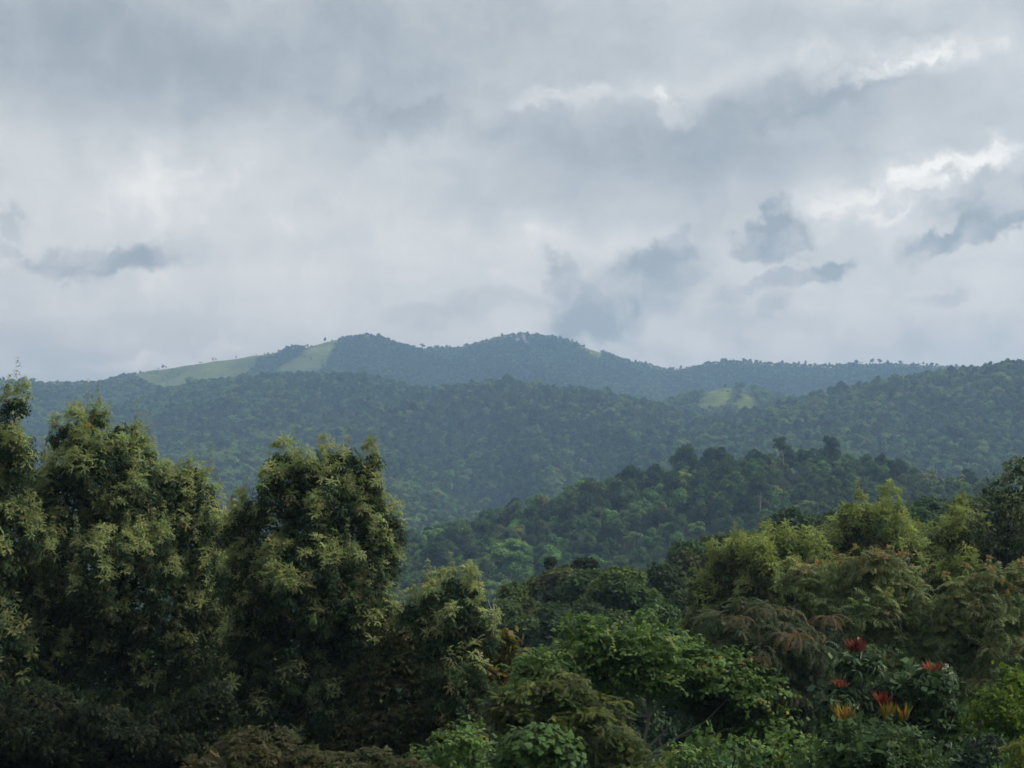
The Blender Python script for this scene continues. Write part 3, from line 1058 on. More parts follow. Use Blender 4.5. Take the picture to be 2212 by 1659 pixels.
make_tree('fine_leaved_tree', 'fine leaved mossy green tree in front of the layered tree', 'tree',
          [(1130, 1512, 76, 40), (1220, 1485, 66, 36), (1280, 1560, 86, 56), (1330, 1620, 60, 46), (1195, 1560, 96, 46), (1100, 1575, 50, 46), (1350, 1670, 80, 40)],
          36, style='fine', seed=20, base_px=1220, tpl='fine', old=[(4, (.065, .105, .028)), (3, (.095, .11, .036)), (2, (.13, .155, .035))], dens=8, size=1.0, up=.8, limb_n=6, trunk_r=.09)

# ------------------------------------------------------------------ shrubs along the bottom
SH = dict(limb_n=3, trunk_r=.05)
make_tree('shrub', 'brown olive fine leaved shrub dome at the bottom, nearest the left trees', 'shrub',
          [(560, 1608, 80, 42), (500, 1655, 100, 46), (640, 1640, 76, 40)], 31, style='fine', seed=31, base_px=570, tpl='fine', old=OLIVE, dens=15, size=.62, up=.8, **SH)
make_tree('shrub', 'small brown olive shrub dome at the bottom, left of the heart leaved one', 'shrub',
          [(800, 1650, 60, 34), (720, 1660, 60, 34), (880, 1668, 60, 30)], 30, style='fine', seed=32, base_px=800, tpl='fine', old=OLIVE, dens=15, size=.6, up=.8, **SH)
make_tree('shrub', 'green leafy shrub left of the heart leaved shrub', 'shrub',
          [(1000, 1610, 70, 46), (940, 1650, 70, 40), (1030, 1655, 50, 40)], 32, style='broad', seed=33, base_px=990, tpl='broad', old=MIDGREEN, dens=9, size=.75, **SH)
make_tree('shrub', 'leafy shrub at the foot of the pale forked trunk', 'shrub',
          [(1460, 1640, 46, 28), (1545, 1615, 60, 36), (1640, 1640, 56, 40), (1720, 1620, 50, 50)], 33, style='broad', seed=34, base_px=1560, tpl='broad', old=MIDGREEN, dens=8, size=.8, **SH)
make_tree('shrub', 'leafy mid green shrub under the orange leaf tufts', 'shrub',
          [(1890, 1622, 106, 46), (1825, 1650, 60, 46), (1970, 1655, 60, 36)], 31, style='broad', seed=35, base_px=1890, tpl='broad_small', old=[(4, (.045, .085, .03)), (3, (.065, .11, .04)), (1, (.10, .14, .05))], dens=17, size=1.05, **SH)
make_tree('shrub', 'bright green shrub in the lower right corner', 'shrub',
          [(2150, 1530, 52, 40), (2195, 1500, 40, 40), (2115, 1560, 36, 36), (2205, 1570, 44, 44)], 33, style='broad', seed=36, base_px=2160, tpl='broad_small', old=BRIGHT, dens=22, size=.8, **SH)
make_tree('shrub', 'yellow green fine shrub at the very corner of bottom right', 'shrub',
          [(2205, 1630, 36, 44)], 30, style='fine', seed=37, base_px=2205, tpl='fine', old=[(1, (.17, .19, .035)), (1, (.12, .15, .03))], dens=18, size=.6, **SH)
make_tree('shrub', 'blue green bushy shrub beside the bright green corner shrub', 'shrub',
          [(2128, 1625, 38, 38), (2080, 1650, 40, 30)], 32, style='whorl', seed=38, base_px=2128, tpl='whorl', old=[(1, (.035, .06, .04)), (1, (.05, .075, .055))], dens=16, size=.7, **SH)

# red-tufted tree: long dark leaves, upright flushes of red and orange young leaves
rt, rt_crown, rt_org = make_tree('tufted_tree', 'dark long leaved tree with upright red and orange young leaf tufts', 'tree',
          [(1850, 1432, 56, 36), (1820, 1510, 60, 40), (1910, 1560, 80, 46), (2012, 1472, 56, 36), (2030, 1560, 70, 60), (1940, 1500, 56, 46), (1830, 1585, 66, 44), (1990, 1620, 60, 40)],
          35, style='whorl', seed=40, base_px=1920, tpl='whorl', old=GLOSSY, dens=16, size=1.0, mat=M_gloss, up=.45, limb_n=7, trunk_r=.08)


def tuft_mesh(seed, n, w, h, wide):
    r = np.random.default_rng(seed)
    mb = MB()
    for k in range(n):
        a = r.random() * 6.28
        q = math.sqrt(r.random())
        o_ = np.array([math.cos(a) * q * wide * h * .55, math.sin(a) * q * wide * h * .4, -h * .1 * r.random()])
        d = unit(np.array([math.cos(a) * q * wide * .8, math.sin(a) * q * wide * .6, 1.0]) + r.normal(size=3) * .12)
        blade(mb, o_, d, np.array([-math.sin(a), math.cos(a), .2]), h * r.uniform(.3, 1.05), w * r.uniform(.6, 1.2), r.uniform(-.15, .3))
    return mb.get()


def tuft(nm, lab, px, py, wpx, hpx, dist, cols, seed, n=22):
    h = hpx / FPX * dist
    wide = (wpx / 2) / hpx * 1.1
    V, F = tuft_mesh(seed, int(n * 2.3), .07, h * .95, wide)
    r = np.random.default_rng(seed)
    c = np.array(cols)[r.integers(0, len(cols), len(V) // 5 + 1)]
    C = np.repeat(c, 5, 0)[:len(V)] * r.uniform(.8, 1.15, (len(V), 1))
    o = obj(nm, mesh(nm, V, F, M_leaf, C), rt_crown, P(px, py + hpx / 2, dist) - rt_org)
    o['label'] = lab


RED = [(.20, .035, .038), (.15, .03, .03), (.24, .06, .05), (.11, .04, .025)]
ORED = [(.32, .085, .05), (.26, .06, .04), (.18, .07, .035)]
ORG = [(.36, .19, .03), (.32, .14, .025), (.26, .20, .04), (.15, .16, .035)]
tuft('red_leaf_tuft', 'largest crimson young leaf tuft, highest on the tree', 1850, 1387, 52, 40, 34.2, RED, 1, 26)
tuft('red_leaf_tuft', 'small red tuft of a few upright leaves', 1816, 1470, 40, 26, 34.0, ORED, 2, 9)
tuft('red_leaf_tuft', 'dull red tuft above the right orange tuft', 1905, 1503, 44, 34, 33.9, RED, 3, 18)
tuft('red_leaf_tuft', 'orange red spidery tuft, rightmost', 2013, 1432, 50, 32, 34.2, ORED, 4, 15)
tuft('orange_leaf_tuft', 'left orange yellow young leaf tuft', 1827, 1530, 56, 50, 33.7, ORG, 5, 20)
tuft('orange_leaf_tuft', 'right orange young leaf tuft, split in two', 1918, 1530, 34, 50, 33.6, ORG, 6, 14)
tuft('orange_leaf_tuft', 'right orange young leaf tuft, split in two', 1952, 1532, 30, 46, 33.6, ORG, 7, 9)
tuft('brown_leaf_tuft', 'withered brown orange leaf low on the tree', 1793, 1625, 26, 22, 31.5, [(.16, .06, .02), (.12, .05, .02)], 8, 5)

# brown new-leaf rosettes on the umbrella-leaved tree
um = [o for o in COL.objects if o.get('label', '').startswith('dark umbrella')][0]
um_crown = [c for c in um.children if c.name.startswith('crown')][0]
bm = [mesh('brown_leaf_rosette', *t_pinnate(200 + i, nf=11, ln=.85, pairs=11, pin=.12, pw=.05, droop=1.7, e0=0, e1=35), M_leaf, None) for i in range(2)]
for m_ in bm:
    a = m_.color_attributes.new('col', 'FLOAT_COLOR', 'POINT')
    a.data.foreach_set('color', np.ones(len(m_.vertices) * 4, np.float32))
for i, (px, py, s, c) in enumerate([(1718, 1372, .95, (.15, .095, .046)), (1788, 1332, .85, (.13, .082, .048)), (1600, 1335, .7, (.10, .07, .04)), (1640, 1420, .7, (.09, .06, .035)), (1668, 1318, .7, (.10, .085, .05))]):
    o = obj('brown_leaf_rosette', bm[i % 2], um_crown, P(px, py, 38.6) - np.array(um.location))
    o.scale = (s, s, s)
    o.color = (*c, 1)

# heart-leaved shrub: its leaves are big enough to build one by one
hs, hs_crown, hs_org = make_tree('shrub', 'light green heart leaved shrub at the bottom, centre', 'shrub',
          [(1160, 1612, 76, 42), (1110, 1645, 46, 36), (1212, 1645, 46, 36)], 29, style='heart', seed=41, base_px=1160, tpl='heart',
          old=[(3, (.075, .125, .045)), (2, (.095, .15, .055))], dens=9, size=.8, **SH)


def heart_mesh(seed):
    r = np.random.default_rng(seed)
    s = .15
    pts = [(0, 0), (.32, -.12), (.5, .12), (.44, .45), (.2, .8), (0, 1.05), (-.2, .8), (-.44, .45), (-.5, .12), (-.32, -.12)]
    V = [(x * s, y * s, -.25 * s * x * x - .12 * s * y * y + .02 * s * r.normal()) for x, y in pts] + [(0, .42 * s, .03 * s)]
    F = [(i, (i + 1) % 10, 10) for i in range(10)]
    return mesh('heart_leaf', V, F, M_leaf, np.ones((11, 3)))


hm = [heart_mesh(i) for i in range(4)]
hr = np.random.default_rng(5)
HL = lobe_list([(1160, 1612, 80, 46, 0), (1110, 1645, 50, 40, 0), (1212, 1645, 50, 40, 0)], 29, hr)
for i in range(170):
    c, rad = HL[hr.choice(3, p=[.5, .25, .25])]
    d = unit(hr.normal(size=3))
    d[1] = -abs(d[1])
    d[2] = abs(d[2]) * .9 + .1
    q = c + d * rad * hr.uniform(.92, 1.06)
    ax = unit(d * .6 + UP * .5 + hr.normal(size=3) * .25)
    fr = frames(ax[None], np.array([hr.random() * 6.28]))[0]
    o = bpy.data.objects.new('heart_leaf', hm[i % 4])
    COL.objects.link(o)
    o.parent = hs_crown
    o.matrix_local = Matrix.Translation(Vector(q - hs_org)) @ Matrix(fr.tolist()).to_4x4() @ Matrix.Scale(float(hr.uniform(.7, 1.25)), 4)
    k = hr.uniform(.75, 1.25)
    o.color = (.075 * k, .145 * k, .038 * k * hr.uniform(.8, 1.2), 1)

print('foreground', round(time.time() - T0, 1), sum(t_[2] for t_ in TREES))

# ------------------------------------------------------------------ tree prototypes for the near ridge and the forest


def proto_crown(seed, n, tp, tiers, rad=1.0, flat=.35, top=1.0, csize=1.0, dome=.5):
    """crown about 2*rad wide, from z=0 (crown base) to z=top: several leafy tiers and lobes"""
    r = np.random.default_rng(seed)
    Ps, As = [], []
    k = tiers
    per = n // k
    for i in range(k):
        s = (i + .5) / k
        a = r.random() * 6.28
        off = rad * (.62 * math.sqrt(r.random())) * (1 - .75 * max(0, s - dome) / (1 - dome + 1e-6))
        c = np.array([math.cos(a) * off, math.sin(a) * off, top * (.18 + .74 * s)])
        rr = rad * r.uniform(.32, .52) * (1 - .35 * s)
        d = unit(r.normal(size=(per, 3)))
        d[:, 2] = np.where(d[:, 2] < -.35, -d[:, 2], d[:, 2])
        f = r.uniform(.72, 1.06, per)[:, None]
        Ps.append(c + d * f * np.array([rr, rr, rr * flat * 2]))
        As.append(unit(d * .8 / np.array([1, 1, flat * 2]) + UP * .25 + r.normal(size=(per, 3)) * .22))
    p = np.concatenate(Ps)
    return p, np.concatenate(As), r


def proto_mesh(name, seed, n, tp, tiers, R_, H, h0, flat, mat, csize, base, dome=.5, trunk=True):
    p, a, r = proto_crown(seed, n, tp, tiers, R_, flat, H - h0, csize, dome)
    p[:, 2] += h0
    c = pick(r, [(1, base), (1, tuple(x * 1.25 for x in base)), (.7, tuple(x * .8 for x in base))], len(p))
    V, F, C = scatter(TPL[tp], p, a, r.uniform(.7, 1.3, len(p)) * csize, c, r)
    cm = mesh(name, V, F, mat, C)
    tm = None
    if trunk:
        MBk = MB()
        tp_ = curve(np.array([0, 0, -1.5]), np.array([r.normal() * .3, r.normal() * .3, h0 + .55 * (H - h0)]), r, 0, .02, 6)
        MBk.add(*tube(tp_, np.linspace(H * .022, H * .008, 6), 5))
        for k in range(5):
            q = p[r.integers(len(p))]
            MBk.add(*tube(curve(tp_[3], q * np.array([.75, .75, .95]), r, .0, .06, 4), np.linspace(H * .008, H * .002, 4), 4))
        V, F = MBk.get()
        tm = mesh('trunk', V, F, M_bark, smooth=True)
    return cm, tm


# near ridge (90-160 m): finer
RIDGE_KINDS = []
for i in range(7):
    r_ = np.random.default_rng(300 + i)
    tiers = [9, 12, 8, 14, 10, 9, 12][i]
    base = [(.04, .062, .022), (.03, .052, .022), (.05, .068, .022), (.045, .058, .026), (.034, .06, .02), (.058, .066, .024), (.03, .048, .022)][i]
    H = 14.0
    base = tuple(q * 1.5 for q in base)
    RIDGE_KINDS.append((*proto_mesh('crown', 310 + i, 1500, 'clump_s', tiers, [4.6, 4.0, 5.2, 3.6, 4.4, 4.8, 4.2][i], H, [5, 4.5, 6.5, 4, 5, 6, 4.5][i],
                                    [.32, .4, .25, .5, .36, .28, .42][i], M_leaf, 1.15, base, [.5, .4, .7, .3, .5, .6, .4][i]), H))
FOREST_KINDS = []
for i in range(9):
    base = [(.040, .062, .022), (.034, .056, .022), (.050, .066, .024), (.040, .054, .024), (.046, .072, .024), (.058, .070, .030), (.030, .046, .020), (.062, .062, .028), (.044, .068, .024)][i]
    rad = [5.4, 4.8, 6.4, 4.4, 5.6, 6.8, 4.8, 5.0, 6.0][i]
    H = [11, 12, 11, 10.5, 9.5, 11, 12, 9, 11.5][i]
    base = tuple(q * [1.05, .8, 1.2, .86, 1.15, 1.2, .76, 1.1, 1.05][i] for q in base)  # dark and light kinds set further apart to carry the painted hill shading
    FOREST_KINDS.append((*proto_mesh('crown', 400 + i, 680, 'clump', [9, 10, 8, 8, 8, 10, 9, 8, 11][i], rad, H, H * [.34, .3, .5, .28, .3, .55, .3, .3, .36][i],
                                     [.40, .5, .26, .55, .42, .22, .5, .42, .34][i], M_forest, 1.2, base, [.72, .68, .85, .65, .75, .9, .7, .7, .78][i], trunk=i in (1, 2, 5, 6)), H))


M_BK = M_bark
M_bark = M_pale
EMERGENT = [(*proto_mesh('crown', 450, 900, 'clump', 9, 6.0, 15, 9, .24, M_leaf, 1.0, (.06, .085, .034), .85), 15)]
M_bark = M_BK
EMERGENT.append((*proto_mesh('crown', 451, 1000, 'clump', 11, 6.2, 14, 4.5, .45, M_leaf, 1.0, (.035, .052, .024), .75), 14))


def put_tree(name, kind, x, y, z, h, spin, sx=1.0, label=None, cat='tree', group=None, color=None):
    cm, tm, H = kind
    root = empty(name, (x, y, z))
    root.rotation_euler = (0, 0, spin)
    s = h / H
    root.scale = (s * sx, s * sx, s)
    tag(root, label, cat, group)
    c = obj('crown', cm, root)
    c['kind'] = 'stuff'
    if color is not None:
        c.color = (*color, 1)
    if tm:
        obj('trunk', tm, root)
    return root


# near wooded ridge behind the foreground trees: (px, py of the top, distance, width factor, kind)
NR = [(1090, 1296, 112, .9, 0), (1130, 1262, 116, 1.0, 2), (1190, 1222, 118, 1.1, 5), (1255, 1232, 112, 1.0, 0), (1310, 1240, 105, 1.0, 2), (1365, 1262, 104, 1.0, 4), (1420, 1232, 110, 1.1, 1),
      (1470, 1205, 118, 1.1, 3), (1500, 1182, 124, 1.0, 1), (1545, 1190, 122, 1.0, 6), (1600, 1165, 132, 1.0, 2), (1660, 1148, 136, .8, 6), (1700, 1112, 138, 1.0, 1), (1755, 1108, 140, 1.0, 6),
      (1800, 1104, 142, .9, 4), (1850, 1092, 145, 1.15, 2), (1905, 1098, 146, 1.0, 0), (1955, 1092, 148, 1.0, 4), (2000, 1070, 150, 1.0, 6), (2050, 1080, 150, 1.1, 2), (2105, 1072, 150, 1.1, 0),
      (2160, 1058, 152, 1.1, 4), (2215, 1060, 152, 1.1, 2), (2270, 1050, 152, 1.1, 1),
      (1140, 1330, 92, 1.0, 4), (1210, 1320, 90, 1.0, 1), (1290, 1300, 93, 1.0, 6), (1350, 1322, 90, .9, 3), (1420, 1300, 95, 1.0, 4), (1480, 1275, 100, 1.0, 0), (1720, 1175, 115, 1.0, 6), (1790, 1165, 118, 1.0, 3),
      (1850, 1160, 118, 1.0, 1), (1980, 1150, 120, 1.0, 4), (2040, 1120, 128, .9, 3), (2010, 1180, 108, 1.0, 6), (2100, 1140, 120, 1.0, 6), (1130, 1400, 75, .9, 6), (1220, 1390, 74, .8, 1), (1330, 1400, 72, .8, 6),
      (1460, 1380, 74, .8, 1), (1180, 1440, 64, .8, 1), (1060, 1360, 90, .8, 3)]
ORD = ['first', 'second', 'third', 'fourth', 'fifth', 'sixth', 'seventh', 'eighth', 'ninth', 'tenth', 'eleventh', 'twelfth', 'thirteenth', 'fourteenth', 'fifteenth', 'sixteenth',
       'seventeenth', 'eighteenth', 'nineteenth', 'twentieth', 'twenty first', 'twenty second', 'twenty third', 'twenty fourth']
LOW = sorted(range(24, len(NR)), key=lambda i: NR[i][0])
RK = ['round', 'tall', 'umbrella shaped', 'narrow', 'leafy', 'flat topped', 'dark']
rr = np.random.default_rng(77)
for i, (px, py, d, w, k) in enumerate(NR):
    q = P(px, py - (12 if 1290 < px < 1720 and i < 24 else 0), d)
    z = float(ground(q[0], d))
    k_ = .85 + .35 * rr.random()
    put_tree('ridge_tree', RIDGE_KINDS[k], q[0], d, z, max(5.0, q[2] - z), rr.random() * 6.28, w * 14 / max(9, q[2] - z) if q[2] - z < 11 else w, ('%s tree, %s from the left along the near ridge crest' % (RK[k], ORD[i])) if i < 24 else ('shaded %s tree below the near ridge crest, %s from the left' % (RK[k], ORD[LOW.index(i)])),
             group='trees of the near wooded ridge', color=(k_, k_ * rr.uniform(.95, 1.08), k_ * rr.uniform(.8, 1.1)))

# thin conifer-like tree and the dark flat-topped one standing above that ridge
cp = proto_mesh('crown', 350, 500, 'clump_s', 9, 1.7, 13, 4, .3, M_leaf, .9, (.035, .055, .022), .0)
q = P(1190, 1182, 125)
z = float(ground(q[0], 125))
put_tree('slender_tree', (*cp, 13), q[0], 125, z, q[2] - z, .4, .75, 'slender pointed tree sticking up above the near ridge', 'tree')
cp = proto_mesh('crown', 351, 900, 'clump_s', 6, 3.2, 14, 9, .22, M_leaf, 1.0, (.022, .036, .018), .9)
q = P(1272, 1200, 122)
z = float(ground(q[0], 122))
put_tree('flat_topped_tree', (*cp, 14), q[0], 122, z, q[2] - z, 1.4, 1.0, 'near black flat topped tree above the near ridge, centre', 'tree')
# bare dead tree
q = P(1062, 1290, 88)
z = float(ground(q[0], 88))
dt = empty('dead_tree', (q[0], 88, z))
tag(dt, 'bare grey dead tree behind the small feathery tree', 'tree')
dr = np.random.default_rng(9)
hgt = q[2] - z
V, F = tube(np.array([[0, 0, -.3], [.1, 0, hgt * .4], [0, .1, hgt * .75], [.15, 0, hgt]]), [.16, .12, .07, .02], 6)
dtr = obj('trunk', mesh('trunk', V, F, M_pale, smooth=True), dt)
for k in range(9):
    zz = hgt * dr.uniform(.72, .97)
    a = dr.random() * 6.28
    e = np.array([math.cos(a) * .9, math.sin(a) * .9, zz + dr.uniform(.2, .9)])
    V, F = tube(curve(np.array([.05, 0, zz]), e, dr, -.15, .1, 5), np.linspace(.04, .012, 5), 4)
    obj('branch', mesh('branch', V, F, M_pale, smooth=True), dtr)

# ------------------------------------------------------------------ the forest on the hills
fr_ = np.random.default_rng(55)
pts = []
yy = 165.0
while yy < 3200:
    st = 7.4 if yy < 700 else 7.8
    half = yy * HF * 1.16 + 30
    xs = np.arange(-half, half, st)
    pts.append(np.stack([xs + fr_.uniform(-.45, .45, len(xs)) * st, yy + fr_.uniform(-.45, .45, len(xs)) * st], -1))
    yy += st
pts = np.concatenate(pts)
fx, fy = pts[:, 0], pts[:, 1]
fz = ground(fx, fy)
grs = grassy(fx, fy, fz)
bush = fr_.random(len(fx)) < .035 + .22 * (fbm(fx, fy, 90, 2, 7) > .3)
keep = ~grs | bush
# leave out trees that the slopes in front hide completely
hid = np.zeros(len(fx), bool)
ztop = fz + 16
for s in np.linspace(.06, .97, 60):
    hid |= ground(fx * s, fy * s) > CZ + (ztop - CZ) * s
keep &= ~hid
shade_patch = fbm(fx, fy, 220, 3, 6)  # broad dark and light stands, painting slope and cloud shade into the crowns
patch2 = fbm(fx, fy, 45, 2, 4)
pxx, pyy = to_px(fx, fy, fz)
keep &= (pyy > 560) & (pyy < 1560)
fx, fy, fz, shade_patch, patch2, grs = fx[keep], fy[keep], fz[keep], shade_patch[keep], patch2[keep], grs[keep]
n = len(fx)
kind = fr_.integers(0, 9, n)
kind = np.where((shade_patch > .08) & (fr_.random(n) < .75), fr_.choice([2, 5, 4], n), kind)
kind = np.where((shade_patch < -.12) & (fr_.random(n) < .6), fr_.choice([6, 3, 1], n), kind)
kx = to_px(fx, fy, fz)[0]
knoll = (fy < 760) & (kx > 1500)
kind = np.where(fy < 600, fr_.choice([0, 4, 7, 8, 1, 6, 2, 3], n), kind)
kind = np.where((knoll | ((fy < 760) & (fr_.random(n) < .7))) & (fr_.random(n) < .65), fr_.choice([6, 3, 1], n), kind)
scl = fr_.uniform(.55, 1.2, n) * (1 + .6 * patch2) * np.where(fr_.random(n) < .05, 1.4, 1)
scl = scl * np.where(fy > 2300, .62, np.where(fy > 700, .88, np.where(fy > 420, .92, 1.0)))
scl = np.where(grs, scl * .6, scl)
spin = fr_.random(n) * 6.283
order = np.argsort(fy / scl)
for px, py, d, lab in [(1556, 962, 492, 'tall pale trunked tree at the left end of the dark knoll'), (1690, 945, 506, 'tall pale trunked tree on the crown of the dark knoll'),
                       (1792, 945, 510, 'big dark round tree topping the dark knoll, right of the pale trunked one'), (1640, 1015, 440, 'pale trunked tree on the front face of the dark knoll'),
                       (1240, 1105, 760, 'pale trunked tree standing out on the mid slope, centre'), (1330, 1150, 520, 'pale trunked tree below the dark knoll, to its left'),
                       (1905, 990, 505, 'round tree on the right shoulder of the dark knoll'), (1480, 1085, 455, 'pale trunked tree low on the left flank of the dark knoll')]:
    d *= 1.17
    q = P(px, py, d)
    z = float(ground(q[0], d))
    put_tree('emergent_tree', EMERGENT['round' in lab], q[0], d, z, float(np.clip(q[2] - z, 11, 16)), px * .37, .8, lab, 'tree', 'tall trees standing out of the forest')
# the nearest 230 as trees of their own
KN = ['round crowned', 'tall crowned', 'wide umbrella shaped', 'narrow crowned', 'low domed', 'flat spreading', 'tall dark', 'loose olive', 'broad leafy']
solo = order[:230]
for i in solo:
    near = fy[i] < 330
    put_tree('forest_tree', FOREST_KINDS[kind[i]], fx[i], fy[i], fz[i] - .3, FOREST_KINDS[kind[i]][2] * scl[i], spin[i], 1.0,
             KN[kind[i]] + (' forest tree low in the valley' if near else ' forest tree on the lower slope above the valley'), 'tree',
             KN[kind[i]] + (' trees in the valley' if near else ' trees on the lower slope'))
rest = order[230:]
pc = bpy.data.collections.new('forest_tree_kinds')
for i, (cm, tm, H) in enumerate(FOREST_KINDS):
    o = bpy.data.objects.new('kind_%02d' % i, cm)
    if tm:
        V1 = np.empty(len(cm.vertices) * 3, np.float32)
        cm.vertices.foreach_get('co', V1)
        V2 = np.empty(len(tm.vertices) * 3, np.float32)
        tm.vertices.foreach_get('co', V2)
        F1 = np.empty(len(cm.loops), np.int32)
        cm.loops.foreach_get('vertex_index', F1)
        F2 = np.empty(len(tm.loops), np.int32)
        tm.loops.foreach_get('vertex_index', F2)
        c1 = np.empty(len(cm.vertices) * 4, np.float32)
        cm.color_attributes['col'].data.foreach_get('color', c1)
        V = np.concatenate([V1.reshape(-1, 3), V2.reshape(-1, 3)])
        C = np.concatenate([c1.reshape(-1, 4)[:, :3], np.tile([[.09, .08, .065]], (len(V2) // 3, 1))])
        o.data = mesh('forest_kind', V, np.concatenate([F1.reshape(-1, 3), F2.reshape(-1, 3) + len(V1) // 3]), M_forest, C)
    pc.objects.link(o)


def scatter_object(name, coll, x, y, z, kinds_, scales, spins):
    me = bpy.data.meshes.new(name)
    me.vertices.add(len(x))
    me.vertices.foreach_set('co', np.stack([x, y, z], -1).astype(np.float32).ravel())
    for nm, ty, dat in (('kind_id', 'INT', kinds_.astype(np.int32)), ('size', 'FLOAT', scales.astype(np.float32)), ('spin', 'FLOAT', spins.astype(np.float32))):
        a = me.attributes.new(nm, ty, 'POINT')
        a.data.foreach_set('value', dat)
    o = obj(name, me)
    ng = bpy.data.node_groups.new(name, 'GeometryNodeTree')
    ng.interface.new_socket('Geometry', in_out='INPUT', socket_type='NodeSocketGeometry')
    ng.interface.new_socket('Geometry', in_out='OUTPUT', socket_type='NodeSocketGeometry')
    gi = ng.nodes.new('NodeGroupInput')
    go = ng.nodes.new('NodeGroupOutput')
    ci = ng.nodes.new('GeometryNodeCollectionInfo')
    ci.inputs['Collection'].default_value = coll
    ci.inputs['Separate Children'].default_value = True
    ci.inputs['Reset Children'].default_value = True
    ip = ng.nodes.new('GeometryNodeInstanceOnPoints')
    ip.inputs['Pick Instance'].default_value = True

    def attr(nm, ty):
        q = ng.nodes.new('GeometryNodeInputNamedAttribute')
        q.data_type = ty
        q.inputs['Name'].default_value = nm
        return q.outputs['Attribute']
    cx = ng.nodes.new('ShaderNodeCombineXYZ')
    ng.links.new(attr('spin', 'FLOAT'), cx.inputs[2])
    ng.links.new(gi.outputs[0], ip.inputs['Points'])
    ng.links.new(ci.outputs[0], ip.inputs['Instance'])
    ng.links.new(attr('kind_id', 'INT'), ip.inputs['Instance Index'])
    ng.links.new(cx.outputs[0], ip.inputs['Rotation'])
    ng.links.new(attr('size', 'FLOAT'), ip.inputs['Scale'])
    ng.links.new(ip.outputs[0], go.inputs[0])
    md = o.modifiers.new('scatter', 'NODES')
    md.node_group = ng
    return o


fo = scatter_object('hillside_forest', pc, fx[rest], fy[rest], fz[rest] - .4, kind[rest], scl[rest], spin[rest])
tag(fo, 'dense misty green forest covering the hills', 'forest', kind='stuff')
print('forest', n, round(time.time() - T0, 1))

# undergrowth on the near ground
uc = bpy.data.collections.new('undergrowth_kinds')
for i in range(5):
    p, a, r = proto_crown(500 + i, 260, 'clump_s', 5, 1.3, .5, 1.9, 1, .5)
    V, F, C = scatter(TPL['clump_s'], p, a, r.uniform(.7, 1.2, len(p)), pick(r, DARK + [(1, (.05, .08, .025))], len(p)), r)
    uc.objects.link(bpy.data.objects.new('bush_%02d' % i, mesh('bush', V, F, M_forest, C)))
ur = np.random.default_rng(88)
uy = 14 + 170 * ur.random(3800) ** 1.25
ux = (ur.random(3800) * 2 - 1) * (uy * HF * 1.25 + 4)
uz = terrain(ux, uy)
uo = scatter_object('undergrowth', uc, ux, uy, uz - .15, ur.integers(0, 5, 3800), ur.uniform(.7, 1.6, 3800), ur.random(3800) * 6.28)
tag(uo, 'dark undergrowth covering the near slope', 'undergrowth', kind='stuff')

# ------------------------------------------------------------------ trees standing out on the skyline
SK = [(  # px list, dist, label, group
    [(8, 14, 2000), (125, 10, 2000)], 'lone tree standing out on the far left ridge'),
    ([(302, 7, 2340), (352, 9, 2380), (358, 6, 2380), (432, 5, 2400), (460, 8, 2400), (466, 6, 2400), (508, 6, 2400)], 'tiny tree on the crest of the grassy hill'),
    ([(895, 8, 2530), (912, 12, 2530), (925, 7, 2535), (940, 9, 2540), (946, 10, 2540), (955, 8, 2540), (965, 10, 2540), (972, 9, 2545), (990, 9, 2545), (1005, 8, 2550), (1016, 7, 2550)], 'tiny tree on the saddle between the twin peaks'),
    ([(772, 8, 2985), (790, 7, 2500), (1085, 10, 2555), (1108, 8, 2560), (1125, 9, 2560), (1140, 8, 2560), (1160, 9, 2560), (1200, 8, 2560)], 'tiny tree crowning one of the twin peaks'),
    ([(1236, 10, 2560), (1246, 9, 2560), (1262, 7, 2560), (1470, 8, 2530), (1490, 7, 2510), (1530, 10, 2470), (1560, 11, 2450), (1585, 9, 2450), (1620, 9, 2450), (1690, 12, 2450), (1712, 10, 2450), (1722, 11, 2450), (1738, 13, 2440), (1790, 10, 2410)], 'small tree on the ridge right of the twin peaks'),
    ([(1850, 12, 2400), (1885, 14, 2400), (1900, 13, 2400), (1912, 11, 2400), (1935, 10, 2390), (1995, 10, 2330), (2010, 9, 2330), (2070, 9, 1350), (2110, 12, 1350), (2150, 13, 1350), (2180, 14, 1350), (2205, 16, 1350)], 'small tree on the skyline at the far right')]
sr = np.random.default_rng(66)
for lst, lab in SK:
    for px, hp, d in lst:
        d = d * (1.15 if d < 1400 else 1.2)
        C = RIDGES[0][0] if px < 200 else (RIDGES[2][0] if d < 1700 else RIDGES[1][0])
        x = P(px, 780, d)[0]
        o_ = np.argsort(C[:, 0])
        yv = float(np.interp(x, C[o_, 0], C[o_, 1]))
        z = float(terrain(np.array([x]), np.array([yv]))[0])
        h = hp * 1.15 / FPX * d
        put_tree('skyline_tree', FOREST_KINDS[sr.choice([1, 2, 6, 1, 6])], x, yv, z - .3, h, sr.random() * 6.28, sr.uniform(.6, 1.0), lab, 'tree', lab.replace('tree', 'trees'))

# ------------------------------------------------------------------ small houses on the ridge
M_wall, t, b = principled('house_wall', .9, .2)
nw = noise(t, N(t, 'ShaderNodeNewGeometry').outputs['Position'], 1.2, 3)
rw = N(t, 'ShaderNodeValToRGB')
L(t, nw.outputs['Fac'], rw.inputs[0])
rw.color_ramp.elements[0].color = (.42, .38, .32, 1)
rw.color_ramp.elements[1].color = (.58, .54, .48, 1)
L(t, rw.outputs[0], b.inputs['Base Color'])
M_roof, t, b = principled('metal_roof', .35, .6)
b.inputs['Base Color'].default_value = (.72, .74, .76, 1)
M_dark, t, b = principled('window_dark', .2, .5)
b.inputs['Base Color'].default_value = (.03, .035, .04, 1)


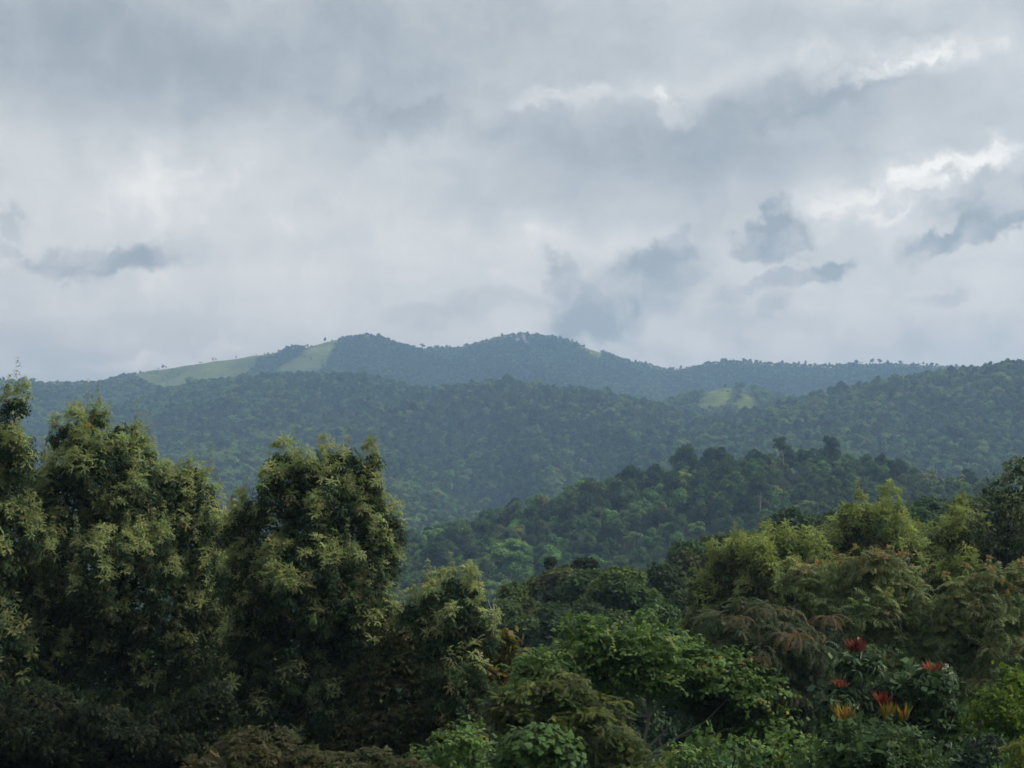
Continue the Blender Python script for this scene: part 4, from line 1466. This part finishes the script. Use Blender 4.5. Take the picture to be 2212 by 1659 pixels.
def boxm(x0, x1, y0, y1, z0, z1):
    V = [(x, y, z) for z in (z0, z1) for y in (y0, y1) for x in (x0, x1)]
    return V, [(0, 2, 3, 1), (4, 5, 7, 6), (0, 1, 5, 4), (2, 6, 7, 3), (0, 4, 6, 2), (1, 3, 7, 5)]


for px, d, w, lab in [(1487, 2500, 12, 'tiny pale house on the dip of the ridge right of the twin peaks'), (1858, 2405, 13, 'tiny house with a bright roof among trees on the ridge'),
                      (1988, 2335, 12, 'tiny house with a bright roof at the right end of the ridge')]:
    d *= 1.2
    x = P(px, 780, d)[0]
    C = RIDGES[1][0]
    o_ = np.argsort(C[:, 0])
    yv = float(np.interp(x, C[o_, 0], C[o_, 1])) - 14
    z = float(terrain(np.array([x]), np.array([yv]))[0])
    h = empty('house', (x, yv, z))
    tag(h, lab, 'house', 'houses on the ridge')
    obj('wall', mesh('wall', *boxm(-w / 2, w / 2, -4, 4, -3, 4.2), M_wall), h)
    V = [(-w / 2 - .6, -4.8, 4.1), (w / 2 + .6, -4.8, 4.1), (w / 2 + .6, 0, 6.6), (-w / 2 - .6, 0, 6.6), (-w / 2 - .6, 4.8, 4.1), (w / 2 + .6, 4.8, 4.1)]
    obj('roof', mesh('roof', V, [(0, 1, 2, 3), (3, 2, 5, 4)], M_roof), h)
    obj('door', mesh('door', *boxm(-.6, .6, -4.06, -4.003, 0, 2.1), M_dark), h)
    for s in (-1, 1):
        obj('window', mesh('window', *boxm(s * w * .3 - .7, s * w * .3 + .7, -4.06, -4.003, 1.2, 2.5), M_dark), h)

# ------------------------------------------------------------------ smoke on the peak
M_smoke = bpy.data.materials.new('smoke')
M_smoke.use_nodes = True
st_ = M_smoke.node_tree
st_.nodes.clear()
so = N(st_, 'ShaderNodeOutputMaterial')
sv = N(st_, 'ShaderNodeVolumePrincipled', inp={'Color': (.95, .96, .98, 1), 'Density': .09})
L(st_, sv.outputs[0], so.inputs['Volume'])
sm = empty('smoke', P(1146, 752, 2985))
tag(sm, 'thin pale smoke wisp rising from the right hand peak', 'smoke', kind='stuff')
sm_org = P(1146, 752, 2985)
kr = np.random.default_rng(3)
for (px, py, rx, ry) in [(1146, 748, 7, 5), (1139, 742, 5, 5), (1133, 735, 4.5, 6), (1131, 727, 5, 6), (1118, 733, 6, 4), (1160, 748, 7, 4)]:
    m = 2985 / FPX
    u, v = np.meshgrid(np.linspace(0, math.pi, 9), np.linspace(0, 2 * math.pi, 13)[:-1], indexing='ij')
    D = np.stack([np.sin(u) * np.cos(v), np.sin(u) * np.sin(v), np.cos(u)], -1)
    D = D * (1 + .18 * np.sin(5 * v + 3 * u + kr.random() * 6)[..., None] * np.sin(u)[..., None])
    V = (D * np.array([rx * m, rx * m, ry * m])).reshape(-1, 3) + P(px, py, 2985) - sm_org
    F = []
    for i in range(8):
        for j in range(12):
            F.append((i * 12 + j, (i + 1) * 12 + j, (i + 1) * 12 + (j + 1) % 12, i * 12 + (j + 1) % 12))
    obj('puff', mesh('puff', V, F, M_smoke, smooth=True), sm)

# ------------------------------------------------------------------ haze
zlo = float(Z.min()) - 1
inner = (np.abs(X) < 3400) & (Y > -800) & (Y < 3800)
zhi = max(float(Z.max()), CZ + 4) + 22
me = mesh('haze', *boxm(-9100, 9100, -3100, 9700, zlo, zhi))
M_haze = bpy.data.materials.new('haze')
M_haze.use_nodes = True
ht = M_haze.node_tree
ht.nodes.clear()
ho = N(ht, 'ShaderNodeOutputMaterial')
hv = N(ht, 'ShaderNodeVolumePrincipled', inp={'Color': (.43, .675, 1.0, 1), 'Density': .00029, 'Anisotropy': 0.2})
L(ht, hv.outputs[0], ho.inputs['Volume'])
me.materials.append(M_haze)
hz = obj('haze', me)
hz['kind'] = 'stuff'
print('done', round(time.time() - T0, 1), 'zmax', Z.max(), 'zmin', Z.min())
